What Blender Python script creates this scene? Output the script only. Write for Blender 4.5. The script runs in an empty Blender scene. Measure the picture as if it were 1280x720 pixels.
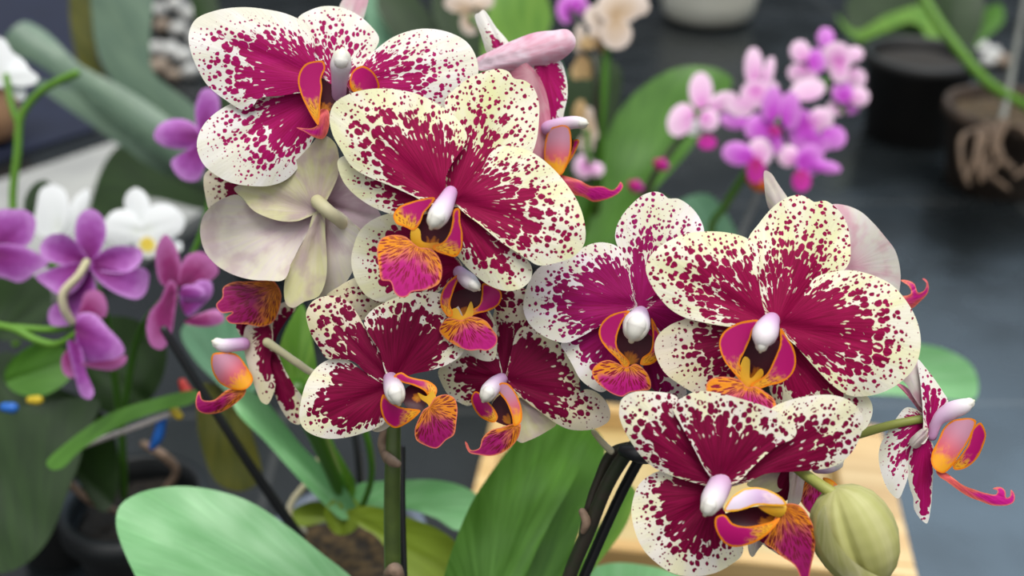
import bpy, bmesh, math, random
import numpy as np
from mathutils import Vector, Matrix, noise as mnoise
from mathutils.geometry import delaunay_2d_cdt

random.seed(7)
scene = bpy.context.scene
COL = scene.collection

# ------------------------------------------------------------------ camera
PITCH = math.radians(30.0)
CAM = Vector((0.0, 0.0, 0.42))
FPX = 640.0 / math.tan(math.radians(25.0))
RIGHT = Vector((1, 0, 0))
FWD = Vector((0, math.cos(PITCH), -math.sin(PITCH)))
UP = Vector((0, math.sin(PITCH), math.cos(PITCH)))
cd = bpy.data.cameras.new('camera')
cam = bpy.data.objects.new('camera', cd)
COL.objects.link(cam)
cam.location = CAM
cam.rotation_euler = (math.pi / 2 - PITCH, 0, 0)
cd.sensor_width = 36.0
cd.angle = math.radians(50.0)
cd.clip_start = 0.01
cd.clip_end = 50
cd.dof.use_dof = True
cd.dof.focus_distance = 0.283
cd.dof.aperture_fstop = 8.5
scene.camera = cam

# ------------------------------------------------------------------ light
world = bpy.data.worlds.new('sky')
scene.world = world
world.use_nodes = True
wn, wl = world.node_tree.nodes, world.node_tree.links
wn.clear()
wo = wn.new('ShaderNodeOutputWorld')
wb = wn.new('ShaderNodeBackground')
wt = wn.new('ShaderNodeTexCoord')
ws = wn.new('ShaderNodeSeparateXYZ')
wr = wn.new('ShaderNodeValToRGB')
wl.new(wt.outputs['Generated'], ws.inputs[0])
wl.new(ws.outputs['Z'], wr.inputs['Fac'])
wm = wn.new('ShaderNodeMapRange')
wm.interpolation_type = 'SMOOTHSTEP'
for i_, v_ in enumerate((0.15, -0.75, 0.0, 1.0)): wm.inputs[1 + i_].default_value = v_
wl.new(ws.outputs['Y'], wm.inputs[0])
wz = wn.new('ShaderNodeMapRange')
for i_, v_ in enumerate((-0.05, 0.15, 0.0, 1.0)): wz.inputs[1 + i_].default_value = v_
wl.new(ws.outputs['Z'], wz.inputs[0])
wp = wn.new('ShaderNodeMath')
wp.operation = 'MULTIPLY'
wl.new(wm.outputs[0], wp.inputs[0]); wl.new(wz.outputs[0], wp.inputs[1])
wx_ = wn.new('ShaderNodeMix')
wx_.data_type = 'RGBA'
wx_.blend_type = 'ADD'
wl.new(wp.outputs[0], wx_.inputs[0]); wl.new(wr.outputs['Color'], wx_.inputs[6])
wx_.inputs[7].default_value = (0.45, 0.44, 0.42, 1)
wl.new(wx_.outputs[2], wb.inputs['Color'])
wl.new(wb.outputs[0], wo.inputs[0])
els = wr.color_ramp.elements
els[0].position, els[0].color = 0.0, (0.05, 0.052, 0.055, 1)
els[1].position, els[1].color = 1.0, (1.05, 1.07, 1.10, 1)
e = els.new(0.22); e.color = (0.06, 0.066, 0.072, 1)
e = els.new(0.45); e.color = (0.26, 0.29, 0.33, 1)
e = els.new(0.75); e.color = (0.72, 0.75, 0.78, 1)
wb.inputs['Strength'].default_value = 1.0
sd = bpy.data.lights.new('sun', 'SUN')
sd.energy = 2.9
sd.angle = math.radians(40)
sd.color = (1.0, 0.965, 0.90)
sun = bpy.data.objects.new('sun', sd)
COL.objects.link(sun)
sun.rotation_euler = Vector((0.10, -0.12, 1.0)).to_track_quat('Z', 'Y').to_euler()
ad_ = bpy.data.lights.new('sheen_lamp', 'AREA')  # unseen area lamp, added to put a blue sheen on the floor
ad_.shape = 'SQUARE'
ad_.size = 1.8
ad_.energy = 48
ad_.color = (0.55, 0.78, 1.0)
sheen_l = bpy.data.objects.new('sheen_lamp', ad_)
COL.objects.link(sheen_l)
sheen_l.location = (1.75, 2.85, 2.75)
sheen_l.rotation_euler = (Vector((1.75, 2.85, 2.75)) - Vector((0.2, 0.5, 0.1))).to_track_quat('Z', 'Y').to_euler()
vs = scene.view_settings
vs.view_transform = 'Standard'
vs.look = 'None'
vs.gamma = 1.0
vs.use_curve_mapping = False
vs.exposure = 0.0

# ------------------------------------------------------------------ geometry helpers
MM = 0.001


def ray(px, py):
    return FWD + RIGHT * ((px - 640.0) / FPX) - UP * ((py - 360.0) / FPX)


def W(px, py, z):                      # a pixel at a distance (metres along the view axis) -> point
    return CAM + ray(px, py) * z


def floor_pt(px, py, h=0.0):
    d = ray(px, py)
    return CAM + d * ((h - CAM.z) / d.z)


ZOOM = {'n': (0, 0, 1.0),
        'A': (220, 0, 4.923), 'B': (220, 100, 4.923), 'C': (400, 70, 3.765), 'D': (400, 200, 3.765), 'E': (560, 0, 5.333),
        'F': (620, 120, 7.111), 'G': (230, 180, 5.12), 'H': (230, 330, 5.12), 'I': (360, 340, 4.923), 'J': (360, 430, 4.923),
        'K': (540, 320, 4.923), 'L': (540, 430, 4.923), 'M': (640, 220, 4.923), 'N': (640, 360, 4.923), 'O': (800, 220, 3.366),
        'P': (800, 330, 3.366), 'Q': (760, 470, 3.459), 'R': (760, 580, 5.12), 'S': (960, 560, 4.5), 'T': (1060, 430, 5.805),
        'U': (1060, 540, 5.805), 'V': (930, 200, 4.737), 'W': (1080, 300, 3.273), 'X': (220, 380, 4.0),
        '1': (0, 0, 4.0), '2': (0, 180, 4.0), '3': (0, 340, 4.0), '4': (0, 540, 4.0), '5': (320, 540, 4.0), '6': (540, 540, 4.0),
        '7': (700, 0, 4.0), '8': (960, 0, 4.0), '9': (960, 560, 7.2), 'a': (820, 20, 4.557), 'b': (700, 160, 4.923)}


def px(zoom, p):
    x0, y0, s = ZOOM[zoom]
    return (x0 + p[0] / s, y0 + p[1] / s)


def ell(cx, cy, rx, ry, rot=0.0, n=12, pw=1.0):
    out = []
    c, s = math.cos(math.radians(rot)), math.sin(math.radians(rot))
    for i in range(n):
        a = 2 * math.pi * i / n
        x, y = rx * math.cos(a), ry * math.sin(a)
        out.append((cx + c * x - s * y, cy + s * x + c * y))
    return out


def spline(pts, n):
    P = np.array(pts, float)
    m = len(P)
    t = []
    d = np.sqrt(np.linalg.norm(np.roll(P, -1, 0) - P, axis=1)) + 1e-6      # centripetal
    segs = np.linalg.norm(np.roll(P, -1, 0) - P, axis=1)
    tot = segs.sum()
    out = []
    for i in range(m):
        k = max(1, int(round(n * segs[i] / tot)))
        p0, p1, p2, p3 = P[i - 1], P[i], P[(i + 1) % m], P[(i + 2) % m]
        t0 = 0.0; t1 = t0 + d[i - 1]; t2 = t1 + d[i]; t3 = t2 + d[(i + 1) % m]
        for j in range(k):
            tt = t1 + (t2 - t1) * j / k
            A1 = (t1 - tt) / (t1 - t0) * p0 + (tt - t0) / (t1 - t0) * p1
            A2 = (t2 - tt) / (t2 - t1) * p1 + (tt - t1) / (t2 - t1) * p2
            A3 = (t3 - tt) / (t3 - t2) * p2 + (tt - t2) / (t3 - t2) * p3
            B1 = (t2 - tt) / (t2 - t0) * A1 + (tt - t0) / (t2 - t0) * A2
            B2 = (t3 - tt) / (t3 - t1) * A2 + (tt - t1) / (t3 - t1) * A3
            out.append((t2 - tt) / (t2 - t1) * B1 + (tt - t1) / (t2 - t1) * B2)
    return np.array(out)


def link(name, me, parent):
    o = bpy.data.objects.new(name, me)
    COL.objects.link(o)
    if parent is not None:
        o.parent = parent
    return o


ORG = {}                                # world origin of each empty


def empty(name, loc, parent=None):
    o = bpy.data.objects.new(name, None)
    COL.objects.link(o)
    o.empty_display_size = 0.01
    base = ORG.get(parent.name, Vector((0, 0, 0))) if parent is not None else Vector((0, 0, 0))
    o.parent = parent
    o.location = Vector(loc) - base
    ORG[o.name] = Vector(loc)
    return o


def org(parent):
    return ORG.get(parent.name, Vector((0, 0, 0))) if parent is not None else Vector((0, 0, 0))


def tag(o, label=None, cat=None, group=None, kind=None):
    if label: o['label'] = label
    if cat: o['category'] = cat
    if group: o['group'] = group
    if kind: o['kind'] = kind
    return o


def mesh_obj(name, verts, faces, mats, parent=None, midx=None, smooth=True, attrs=None, uv=None, sharp=None, origin=None):
    """verts in world space; the object's own origin is its parent's (or the given point)."""
    if parent is not None:
        O = org(parent)
    elif origin is not None:
        O = Vector(origin)
    else:
        O = Vector((0, 0, 0))
    me = bpy.data.meshes.new(name)
    me.from_pydata([tuple(Vector(v) - O) for v in verts], [], faces)
    for m in (mats if isinstance(mats, (list, tuple)) else [mats]):
        me.materials.append(m)
    if midx is not None:
        me.polygons.foreach_set('material_index', midx)
    me.polygons.foreach_set('use_smooth', [smooth] * len(me.polygons))
    if attrs:
        for k, vals in attrs.items():
            a = me.attributes.new(k, 'FLOAT', 'POINT')
            a.data.foreach_set('value', vals)
    if uv is not None:
        l = me.uv_layers.new(name='UVMap')
        li = np.empty(len(me.loops), int)
        me.loops.foreach_get('vertex_index', li)
        l.data.foreach_set('uv', np.asarray(uv, float)[li].ravel())
    if sharp:
        me.update()
        a = me.attributes.new('sharp_edge', 'BOOLEAN', 'EDGE')
        for i, ed in enumerate(me.edges):
            v = ed.vertices
            if (min(v), max(v)) in sharp:
                a.data[i].value = True
    me.update()
    o = link(name, me, parent)
    if parent is None:
        o.location = O
    return o


def surf(name, parent, mats, pts, base, z, tilt=(0, 0), cup=2.0, curl=1.5, wave=1.0, groove=1.1, k=(0.5, 0.93), asym=0.0,
         thick=0.7, tip=None, res=26, seed=0, fold=0.0, arch=0.0, yel=0.0, pw=1.15, n=110):
    """A curved sheet with thickness (petal, leaf): its outline and base in picture pixels, its distance z in mm,
    tilt = change of distance (mm) per 100 px in x and y, cup/curl/fold = curvature in mm."""
    out = spline(pts, n)
    b = np.array(base, float)
    lo, hi = out.min(0), out.max(0)
    size = max(hi - lo)
    step = max(size / res, 0.8)
    inner = []
    r = 0
    y = lo[1]
    segA, segB = out, np.roll(out, -1, 0)
    cand = []
    while y < hi[1]:
        x = lo[0] + (step / 2 if r % 2 else 0)
        while x < hi[0]:
            cand.append((x, y)); x += step
        y += step * 0.866; r += 1
    cand = np.array(cand)

    def edist(p):
        d = segB - segA
        L2 = (d ** 2).sum(1) + 1e-12
        t = np.clip((((p[:, None, :] - segA[None]) * d[None]).sum(2)) / L2, 0, 1)
        q = segA[None] + t[..., None] * d[None]
        return np.sqrt(((p[:, None, :] - q) ** 2).sum(2)).min(1)

    def inside(p):
        c = np.zeros(len(p), bool)
        for a_, b_ in zip(segA, segB):
            cond = (a_[1] > p[:, 1]) != (b_[1] > p[:, 1])
            xi = (b_[0] - a_[0]) * (p[:, 1] - a_[1]) / (b_[1] - a_[1] + 1e-12) + a_[0]
            c ^= cond & (p[:, 0] < xi)
        return c
    m = inside(cand) & (edist(cand) > step * 0.45)
    cand = cand[m]
    allv = [Vector(p) for p in out] + [Vector(p) for p in cand]
    ne = len(out)
    rv, re_, rf, *_ = delaunay_2d_cdt(allv, [(i, (i + 1) % ne) for i in range(ne)], [], 1, 1e-4)
    V = np.array([(v.x, v.y) for v in rv])
    F = [list(f) for f in rf]
    E = edist(V)
    if tip is None:
        tip_ = out[np.argmax(((out - b) ** 2).sum(1))]
    else:
        tip_ = np.array(tip, float)
    ax = tip_ - b
    L = np.linalg.norm(ax) + 1e-9
    ax = ax / L
    lat = np.array((-ax[1], ax[0]))
    rel = V - b
    u = rel @ ax / L
    vv = rel @ lat
    hw = np.abs((out - b) @ lat).max() + 1e-9
    v = vv / hw
    rho = np.linalg.norm(rel, axis=1)
    dirn = rel / (rho[:, None] + 1e-9)
    rad = np.zeros(len(V))
    for i in range(len(V)):
        d = dirn[i]
        A = segA - b; D = segB - segA
        den = d[0] * D[:, 1] - d[1] * D[:, 0]
        den[np.abs(den) < 1e-9] = 1e-9
        t = (A[:, 0] * D[:, 1] - A[:, 1] * D[:, 0]) / den
        s = (A[:, 0] * d[1] - A[:, 1] * d[0]) / den
        ok = (s >= -1e-6) & (s <= 1 + 1e-6) & (t > 0)
        mx = t[ok].max() if ok.any() else rho[i]
        rad[i] = min(1.0, rho[i] / (mx + 1e-9))
    mmpx = z / FPX
    th = np.arctan2(vv, rel @ ax)
    uv = np.stack([th * 0.62 * L * mmpx, rho * mmpx], 1) + np.array((seed * 7.31, seed * 3.77))
    sd_ = Vector((seed * 1.37 + 5.1, seed * 2.11, 0.3))
    nz = np.array([mnoise.noise(Vector((p[0] / 55.0, p[1] / 55.0, 0)) + sd_) for p in V])
    n2 = np.array([mnoise.noise(Vector((th_ * 7.0, r_ / (0.9 * L), 4.0)) + sd_) for th_, r_ in zip(th, rho)])
    rr = rad + asym * v + 0.10 * nz + 0.10 * n2
    T = np.clip((k[1] - rr) / max(1e-3, (k[1] - k[0])), 0, 1.4) ** pw
    TS = np.clip((k[1] + 0.10 - rr) / 0.55, 0, 1.4)
    Y = yel * np.exp(-(v / 0.38) ** 2) * np.clip((u - 0.25) / 0.25, 0, 1) * np.clip((1.02 - u) / 0.2, 0, 1)
    h = cup * v ** 2 + curl * np.clip(u - 0.35, 0, 2) ** 2 * 2.0 + wave * nz + fold * np.abs(v) - arch * 4 * np.clip(u, 0, 1) * (1 - np.clip(u, 0, 1))
    h = h + groove * np.exp(-(v / 0.10) ** 2) * np.clip(1.1 - u, 0, 1)
    zz = z + tilt[0] * rel[:, 0] / 100 + tilt[1] * rel[:, 1] / 100 + h
    front = [W(p[0], p[1], q * MM) for p, q in zip(V, zz)]
    back = [W(p[0], p[1], (q + thick * min(1.0, 0.35 + e_ * mmpx / 1.2)) * MM) for p, q, e_ in zip(V, zz, E)]
    nV = len(V)
    FF, mid = [], []
    ecount = {}
    for f in F:
        a_, b_, c_ = V[f[0]], V[f[1]], V[f[2]]
        if (b_[0] - a_[0]) * (c_[1] - a_[1]) - (b_[1] - a_[1]) * (c_[0] - a_[0]) > 0:
            f = f[::-1]                # y runs down: this order faces the camera
        FF.append(f); mid.append(0)
        FF.append([i + nV for i in f[::-1]]); mid.append(1)
        for i in range(3):
            e0, e1 = f[i], f[(i + 1) % 3]
            ecount.setdefault((min(e0, e1), max(e0, e1)), []).append((e0, e1))
    sharp = set()
    for key, lst in ecount.items():
        if len(lst) == 1:
            e0, e1 = lst[0]
            FF.append([e1, e0, e0 + nV, e1 + nV]); mid.append(1 if len(mats) > 1 and False else 0)
            sharp.add(key); sharp.add((key[0] + nV, key[1] + nV))
    if len(mats) == 1:
        mid = [0] * len(mid)
    dbl = lambda a: np.concatenate([a, a])
    attrs = {'rad': dbl(rad), 'U': dbl(np.clip(u, -1, 2)), 'V': dbl(v), 'E': dbl(E * mmpx), 'T': dbl(T), 'TS': dbl(TS), 'Y': dbl(Y)}
    return mesh_obj(name, front + back, FF, mats, parent, mid, True, attrs, np.concatenate([uv, uv]), sharp)


def tube(name, parent, mat, path, seg=12, sub=6, flat=1.0, closed_r=True):
    """Round-ended tube along world points path = [(Vector, radius_m)], smoothed."""
    P = [Vector(p) for p, r in path]
    R = [r for p, r in path]
    pts, rs = [], []
    for i in range(len(P) - 1):
        p0, p1, p2, p3 = P[max(i - 1, 0)], P[i], P[i + 1], P[min(i + 2, len(P) - 1)]
        r0, r1, r2, r3 = R[max(i - 1, 0)], R[i], R[i + 1], R[min(i + 2, len(P) - 1)]
        for j in range(sub):
            t = j / sub
            f = lambda a, b, c, d: 0.5 * (2 * b + (c - a) * t + (2 * a - 5 * b + 4 * c - d) * t * t + (3 * b - a - 3 * c + d) * t ** 3)
            pts.append(f(p0, p1, p2, p3)); rs.append(max(1e-5, f(r0, r1, r2, r3)))
    pts.append(P[-1]); rs.append(R[-1])
    # rounded ends
    d0 = (pts[0] - pts[1]).normalized(); d1 = (pts[-1] - pts[-2]).normalized()
    pre = [(pts[0] + d0 * rs[0] * s, rs[0] * math.sqrt(max(0.0, 1 - s * s))) for s in (0.97, 0.8, 0.5)]
    post = [(pts[-1] + d1 * rs[-1] * s, rs[-1] * math.sqrt(max(0.0, 1 - s * s))) for s in (0.5, 0.8, 0.97)]
    pts = [p for p, _ in pre] + pts + [p for p, _ in post]
    rs = [r for _, r in pre] + rs + [r for _, r in post]
    verts, faces, U, uv = [], [], [], []
    side = None
    for i, p in enumerate(pts):
        t = (pts[min(i + 1, len(pts) - 1)] - pts[max(i - 1, 0)]).normalized()
        if side is None:
            side = t.cross(Vector((0.13, 0.98, 0.2))).normalized()
        side = (side - t * side.dot(t)).normalized()
        up = t.cross(side)
        for j in range(seg):
            a = 2 * math.pi * j / seg
            verts.append(p + (side * math.cos(a) + up * math.sin(a) * flat) * rs[i])
            U.append(i / (len(pts) - 1)); uv.append((j / seg, i / (len(pts) - 1)))
    m = len(pts)
    for i in range(m - 1):
        for j in range(seg):
            a, b = i * seg + j, i * seg + (j + 1) % seg
            faces.append([a, b, b + seg, a + seg])
    faces.append(list(range(seg))[::-1]); faces.append([(m - 1) * seg + j for j in range(seg)])
    n = len(U)
    return mesh_obj(name, verts, faces, mat, parent, attrs={'U': U, 'rad': U, 'E': [1.0] * n, 'T': [0.0] * n, 'V': [0.0] * n}, uv=uv)


def ptube(name, parent, mat, pts, **kw):
    """tube from (px, py, z_mm, radius_px)"""
    return tube(name, parent, mat, [(W(x, y, z * MM), r * z * MM / FPX) for x, y, z, r in pts], **kw)


def lathe(name, parent, mat, centre, prof, seg=40, axis=None, origin=None, squash=None):
    """prof = [(radius, height)] about a vertical axis at centre."""
    c = Vector(centre)
    verts, faces, U, uvl = [], [], [], []
    q = Vector((0, 0, 1)).rotation_difference(Vector(axis)) if axis is not None else None
    for i, (r, h) in enumerate(prof):
        for j in range(seg):
            a = 2 * math.pi * j / seg
            rr = r * (squash(a, i / (len(prof) - 1)) if squash else 1.0)
            v = Vector((rr * math.cos(a), rr * math.sin(a), h))
            verts.append(c + (q @ v if q else v)); U.append(i / (len(prof) - 1)); uvl.append((abs(a - math.pi) * 2.6, i / (len(prof) - 1) * 3))
    for i in range(len(prof) - 1):
        for j in range(seg):
            a, b = i * seg + j, i * seg + (j + 1) % seg
            faces.append([a, b, b + seg, a + seg])
    faces.append(list(range(seg))[::-1])
    faces.append([(len(prof) - 1) * seg + j for j in range(seg)])
    n = len(U)
    return mesh_obj(name, verts, faces, mat, parent, attrs={'U': U, 'rad': U, 'E': [1.0] * n, 'T': [0.0] * n, 'V': [0.0] * n}, uv=uvl, origin=origin)


# ------------------------------------------------------------------ materials
def new_mat(name, rough=0.5, spec=0.5):
    m = bpy.data.materials.new(name)
    m.use_nodes = True
    nt = m.node_tree
    b = nt.nodes['Principled BSDF']
    b.inputs['Roughness'].default_value = rough
    b.inputs['Specular IOR Level'].default_value = spec
    return m, nt, b


class G:
    """tiny node helper"""
    def __init__(s, nt): s.nt = nt
    def n(s, t, **kw):
        o = s.nt.nodes.new(t)
        for a, b in kw.items(): setattr(o, a, b)
        return o
    def set(s, sock, v):
        if isinstance(v, bpy.types.NodeSocket): s.nt.links.new(v, sock)
        elif isinstance(v, (tuple, list)) and len(v) == 3 and sock.type == 'RGBA': sock.default_value = (*v, 1)
        else: sock.default_value = v
    def attr(s, name):
        return s.n('ShaderNodeAttribute', attribute_name=name).outputs['Fac']
    def math(s, op, a, b=0.0, c=None):
        o = s.n('ShaderNodeMath', operation=op)
        s.set(o.inputs[0], a); s.set(o.inputs[1], b)
        if c is not None: s.set(o.inputs[2], c)
        return o.outputs[0]
    def mapr(s, v, a, b, c=0.0, d=1.0, smooth=True):
        o = s.n('ShaderNodeMapRange', interpolation_type='SMOOTHSTEP' if smooth else 'LINEAR')
        for i, x in enumerate((v, a, b, c, d)): s.set(o.inputs[i], x)
        return o.outputs[0]
    def mix(s, f, a, b):
        o = s.n('ShaderNodeMix', data_type='RGBA')
        s.set(o.inputs[0], f); s.set(o.inputs[6], a); s.set(o.inputs[7], b)
        return o.outputs[2]
    def uv(s, scale=(1, 1, 1)):
        t = s.n('ShaderNodeUVMap', uv_map='UVMap')
        m = s.n('ShaderNodeMapping')
        s.nt.links.new(t.outputs[0], m.inputs[0])
        m.inputs['Scale'].default_value = scale
        return m.outputs[0]
    def obj(s, scale=(1, 1, 1)):
        t = s.n('ShaderNodeTexCoord')
        m = s.n('ShaderNodeMapping')
        s.nt.links.new(t.outputs['Object'], m.inputs[0])
        m.inputs['Scale'].default_value = scale
        return m.outputs[0]
    def noise(s, vec, scale, detail=3.0, rough=0.5):
        o = s.n('ShaderNodeTexNoise')
        s.set(o.inputs['Vector'], vec); o.inputs['Scale'].default_value = scale
        o.inputs['Detail'].default_value = detail; o.inputs['Roughness'].default_value = rough
        return o.outputs['Fac']
    def vor(s, vec, scale, rnd=1.0, feature='F1'):
        o = s.n('ShaderNodeTexVoronoi', voronoi_dimensions='2D', feature=feature)
        s.set(o.inputs['Vector'], vec); o.inputs['Scale'].default_value = scale
        o.inputs['Randomness'].default_value = rnd
        return o
    def bump(s, b, h, strength, dist):
        o = s.n('ShaderNodeBump')
        o.inputs['Strength'].default_value = strength; o.inputs['Distance'].default_value = dist
        s.nt.links.new(h, o.inputs['Height']); s.nt.links.new(o.outputs[0], b.inputs['Normal'])
    def vec_noise(s, vec, scale, amount):
        o = s.n('ShaderNodeTexNoise'); s.set(o.inputs['Vector'], vec); o.inputs['Scale'].default_value = scale
        o.inputs['Detail'].default_value = 2.0
        sub = s.n('ShaderNodeVectorMath', operation='SUBTRACT'); s.nt.links.new(o.outputs['Color'], sub.inputs[0]); sub.inputs[1].default_value = (.5, .5, .5)
        sc = s.n('ShaderNodeVectorMath', operation='SCALE'); s.nt.links.new(sub.outputs[0], sc.inputs[0]); sc.inputs['Scale'].default_value = amount
        ad = s.n('ShaderNodeVectorMath', operation='ADD'); s.set(ad.inputs[0], vec); s.nt.links.new(sc.outputs[0], ad.inputs[1])
        return ad.outputs[0]


def add_translucent(nt, b, col, amount):
    t = nt.nodes.new('ShaderNodeBsdfTranslucent')
    mx = nt.nodes.new('ShaderNodeMixShader')
    mx.inputs[0].default_value = amount
    if isinstance(col, bpy.types.NodeSocket): nt.links.new(col, t.inputs[0])
    else: t.inputs[0].default_value = (*col, 1)
    out = [x for x in nt.nodes if x.type == 'OUTPUT_MATERIAL'][0]
    nt.links.new(b.outputs[0], mx.inputs[1]); nt.links.new(t.outputs[0], mx.inputs[2]); nt.links.new(mx.outputs[0], out.inputs[0])


def mat_spot(name, ground=(0.82, 0.81, 0.52), ground2=(0.88, 0.85, 0.72), magenta=(0.34, 0.003, 0.072), magenta2=(0.21, 0.001, 0.038),
             cell=0.52, stretch=0.72):
    m, nt, b = new_mat(name, 0.6, 0.12)
    g = G(nt)
    uv = g.uv((1.0, stretch, 1))
    uv = g.vec_noise(uv, 0.9, 0.55)
    T = g.attr('T')
    v1 = g.vor(uv, cell, 0.82)
    rnd = g.n('ShaderNodeSeparateColor'); nt.links.new(v1.outputs['Color'], rnd.inputs[0])
    jit = g.mapr(rnd.outputs[0], 0, 1, 0.75, 1.2, False)
    Tj = g.math('MULTIPLY', T, jit)
    d1 = g.math('SUBTRACT', g.math('MULTIPLY', Tj, 0.82), v1.outputs['Distance'])
    m1 = g.mapr(d1, -0.03, 0.03)
    v2 = g.vor(uv, cell * 1.8, 0.9)
    T2 = g.math('MULTIPLY', g.mapr(g.attr('TS'), 0.0, 0.45, 0.0, 1.0, False), 0.36)
    rnd2 = g.n('ShaderNodeSeparateColor'); nt.links.new(v2.outputs['Color'], rnd2.inputs[0])
    T2 = g.math('MULTIPLY', T2, g.mapr(rnd2.outputs[1], 0.15, 0.9, 0.0, 1.1, False))
    d2 = g.math('SUBTRACT', T2, v2.outputs['Distance'])
    m2 = g.mapr(d2, -0.05, 0.05)
    mask = g.math('MAXIMUM', m1, m2)
    uvf = g.vec_noise(g.uv((1.5, 0.55, 1)), 1.2, 0.8)
    v3 = g.vor(uvf, 0.55)
    rnd3 = g.n('ShaderNodeSeparateColor'); nt.links.new(v3.outputs['Color'], rnd3.inputs[0])
    fl = g.math('MULTIPLY', g.mapr(v3.outputs['Distance'], 0.16, 0.24, 1.0, 0.0), g.mapr(rnd3.outputs[2], 0.66, 0.68, 0.0, 0.9))
    fl = g.math('MULTIPLY', fl, g.mapr(T, 1.32, 1.10, 0.0, 1.0))
    mask = g.math('MULTIPLY', mask, g.math('SUBTRACT', 1.0, fl))
    n1 = g.noise(g.uv((0.25, 0.08, 1)), 1.0, 2)
    gcol = g.mix(g.mapr(n1, 0.35, 0.65), ground, ground2)
    gcol = g.mix(g.attr('Y'), gcol, (0.58, 0.60, 0.22))
    n2 = g.noise(g.uv((1.6, 0.12, 1)), 1.0, 3)
    mcol = g.mix(g.mapr(n2, 0.3, 0.7), magenta, magenta2)
    col = g.mix(mask, gcol, mcol)
    nt.links.new(col, b.inputs['Base Color'])
    g.bump(b, g.noise(g.uv((2.2, 0.12, 1)), 1.0, 2), 0.25, 0.0004)
    add_translucent(nt, b, col, 0.18)
    return m


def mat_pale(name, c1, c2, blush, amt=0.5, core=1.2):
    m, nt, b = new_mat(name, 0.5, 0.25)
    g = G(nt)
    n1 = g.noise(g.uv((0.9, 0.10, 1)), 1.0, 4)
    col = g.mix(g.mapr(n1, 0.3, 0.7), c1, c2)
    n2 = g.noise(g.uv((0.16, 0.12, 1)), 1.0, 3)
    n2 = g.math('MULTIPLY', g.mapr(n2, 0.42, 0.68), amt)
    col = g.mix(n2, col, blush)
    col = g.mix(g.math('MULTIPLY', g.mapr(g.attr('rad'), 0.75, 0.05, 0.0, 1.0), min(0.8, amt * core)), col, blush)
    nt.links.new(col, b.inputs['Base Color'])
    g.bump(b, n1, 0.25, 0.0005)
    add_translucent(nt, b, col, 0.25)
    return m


def mat_lip(name, tipc=(0.55, 0.012, 0.22), basec=(0.86, 0.30, 0.01), stripe=(0.28, 0.005, 0.03), amt=1.0):
    m, nt, b = new_mat(name, 0.4, 0.3)
    g = G(nt)
    U, E, V = g.attr('U'), g.attr('E'), g.attr('V')
    w = g.noise(g.uv((0.5, 0.3, 1)), 1.0, 2)
    edge = g.mapr(E, 0.1, 1.3, 0.35, 0.0)
    t = g.math('SUBTRACT', g.math('ADD', U, g.math('MULTIPLY', g.math('SUBTRACT', w, 0.5), 0.5)), edge)
    # yellow at the sides and base, magenta in the middle of the blade and at its tip
    t = g.math('SUBTRACT', t, g.math('MULTIPLY', g.math('ABSOLUTE', V), 0.28))
    col = g.mix(g.mapr(t, 0.02, 0.42), basec, tipc)
    vo = g.vor(g.vec_noise(g.uv((2.1, 0.40, 1)), 1.2, 0.6), 0.9)
    sp = g.mapr(vo.outputs['Distance'], 0.28, 0.38, 1.0, 0.0)
    sp = g.math('MULTIPLY', sp, g.mapr(U, 1.05, 0.5, 0.0, amt))
    col = g.mix(sp, col, stripe)
    rim = g.mapr(E, 0.18, 0.4, 0.7, 0.0)
    col = g.mix(rim, col, (0.85, 0.22, 0.12))
    nt.links.new(col, b.inputs['Base Color'])
    g.bump(b, vo.outputs['Distance'], 0.2, 0.0004)
    add_translucent(nt, b, col, 0.15)
    return m


def mat_lobe(name, inner=(0.50, 0.006, 0.16), rimc=(0.90, 0.26, 0.005), basec=(0.88, 0.42, 0.02), wide=(0.25, 0.6), outer=None):
    m, nt, b = new_mat(name, 0.4, 0.3)
    g = G(nt)
    U, E = g.attr('U'), g.attr('E')
    w = g.noise(g.uv((0.5, 0.5, 1)), 1.0, 2)
    col = inner
    if outer is not None:
        col = g.mix(g.mapr(U, 0.25, 0.8), inner, outer)
    yb = g.mapr(g.math('ADD', U, g.math('MULTIPLY', g.math('SUBTRACT', w, 0.5), 0.5)), 0.40, 0.12)
    vo = g.vor(g.uv((1.0, 0.7, 1)), 1.0)
    sp = g.math('MULTIPLY', g.mapr(vo.outputs['Distance'], 0.22, 0.30, 1.0, 0.0), 0.8 if outer is None else 0.0)
    ycol = g.mix(sp, basec, (0.30, 0.005, 0.02))
    col = g.mix(yb, col, ycol)
    Ew = g.math('ADD', E, g.math('MULTIPLY', g.math('SUBTRACT', w, 0.5), 0.5))
    col = g.mix(g.mapr(Ew, wide[0], wide[1], 1.0, 0.0), col, rimc)
    nt.links.new(col, b.inputs['Base Color'])
    add_translucent(nt, b, col, 0.18)
    return m


def mat_ramp(name, stops, rough=0.45, attr='U', noise_amt=0.15, trans=0.15, nscale=0.6):
    m, nt, b = new_mat(name, rough, 0.35)
    g = G(nt)
    U = g.attr(attr)
    n1 = g.noise(g.uv((nscale, nscale, 1)), 1.0, 3)
    t = g.math('ADD', U, g.math('MULTIPLY', g.math('SUBTRACT', n1, 0.5), noise_amt))
    r = g.n('ShaderNodeValToRGB')
    nt.links.new(t, r.inputs[0])
    el = r.color_ramp.elements
    el[0].position, el[0].color = stops[0][0], (*stops[0][1], 1)
    el[1].position, el[1].color = stops[-1][0], (*stops[-1][1], 1)
    for p, c in stops[1:-1]:
        x = el.new(p); x.color = (*c, 1)
    nt.links.new(r.outputs[0], b.inputs['Base Color'])
    if trans: add_translucent(nt, b, r.outputs[0], trans)
    return m


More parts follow.
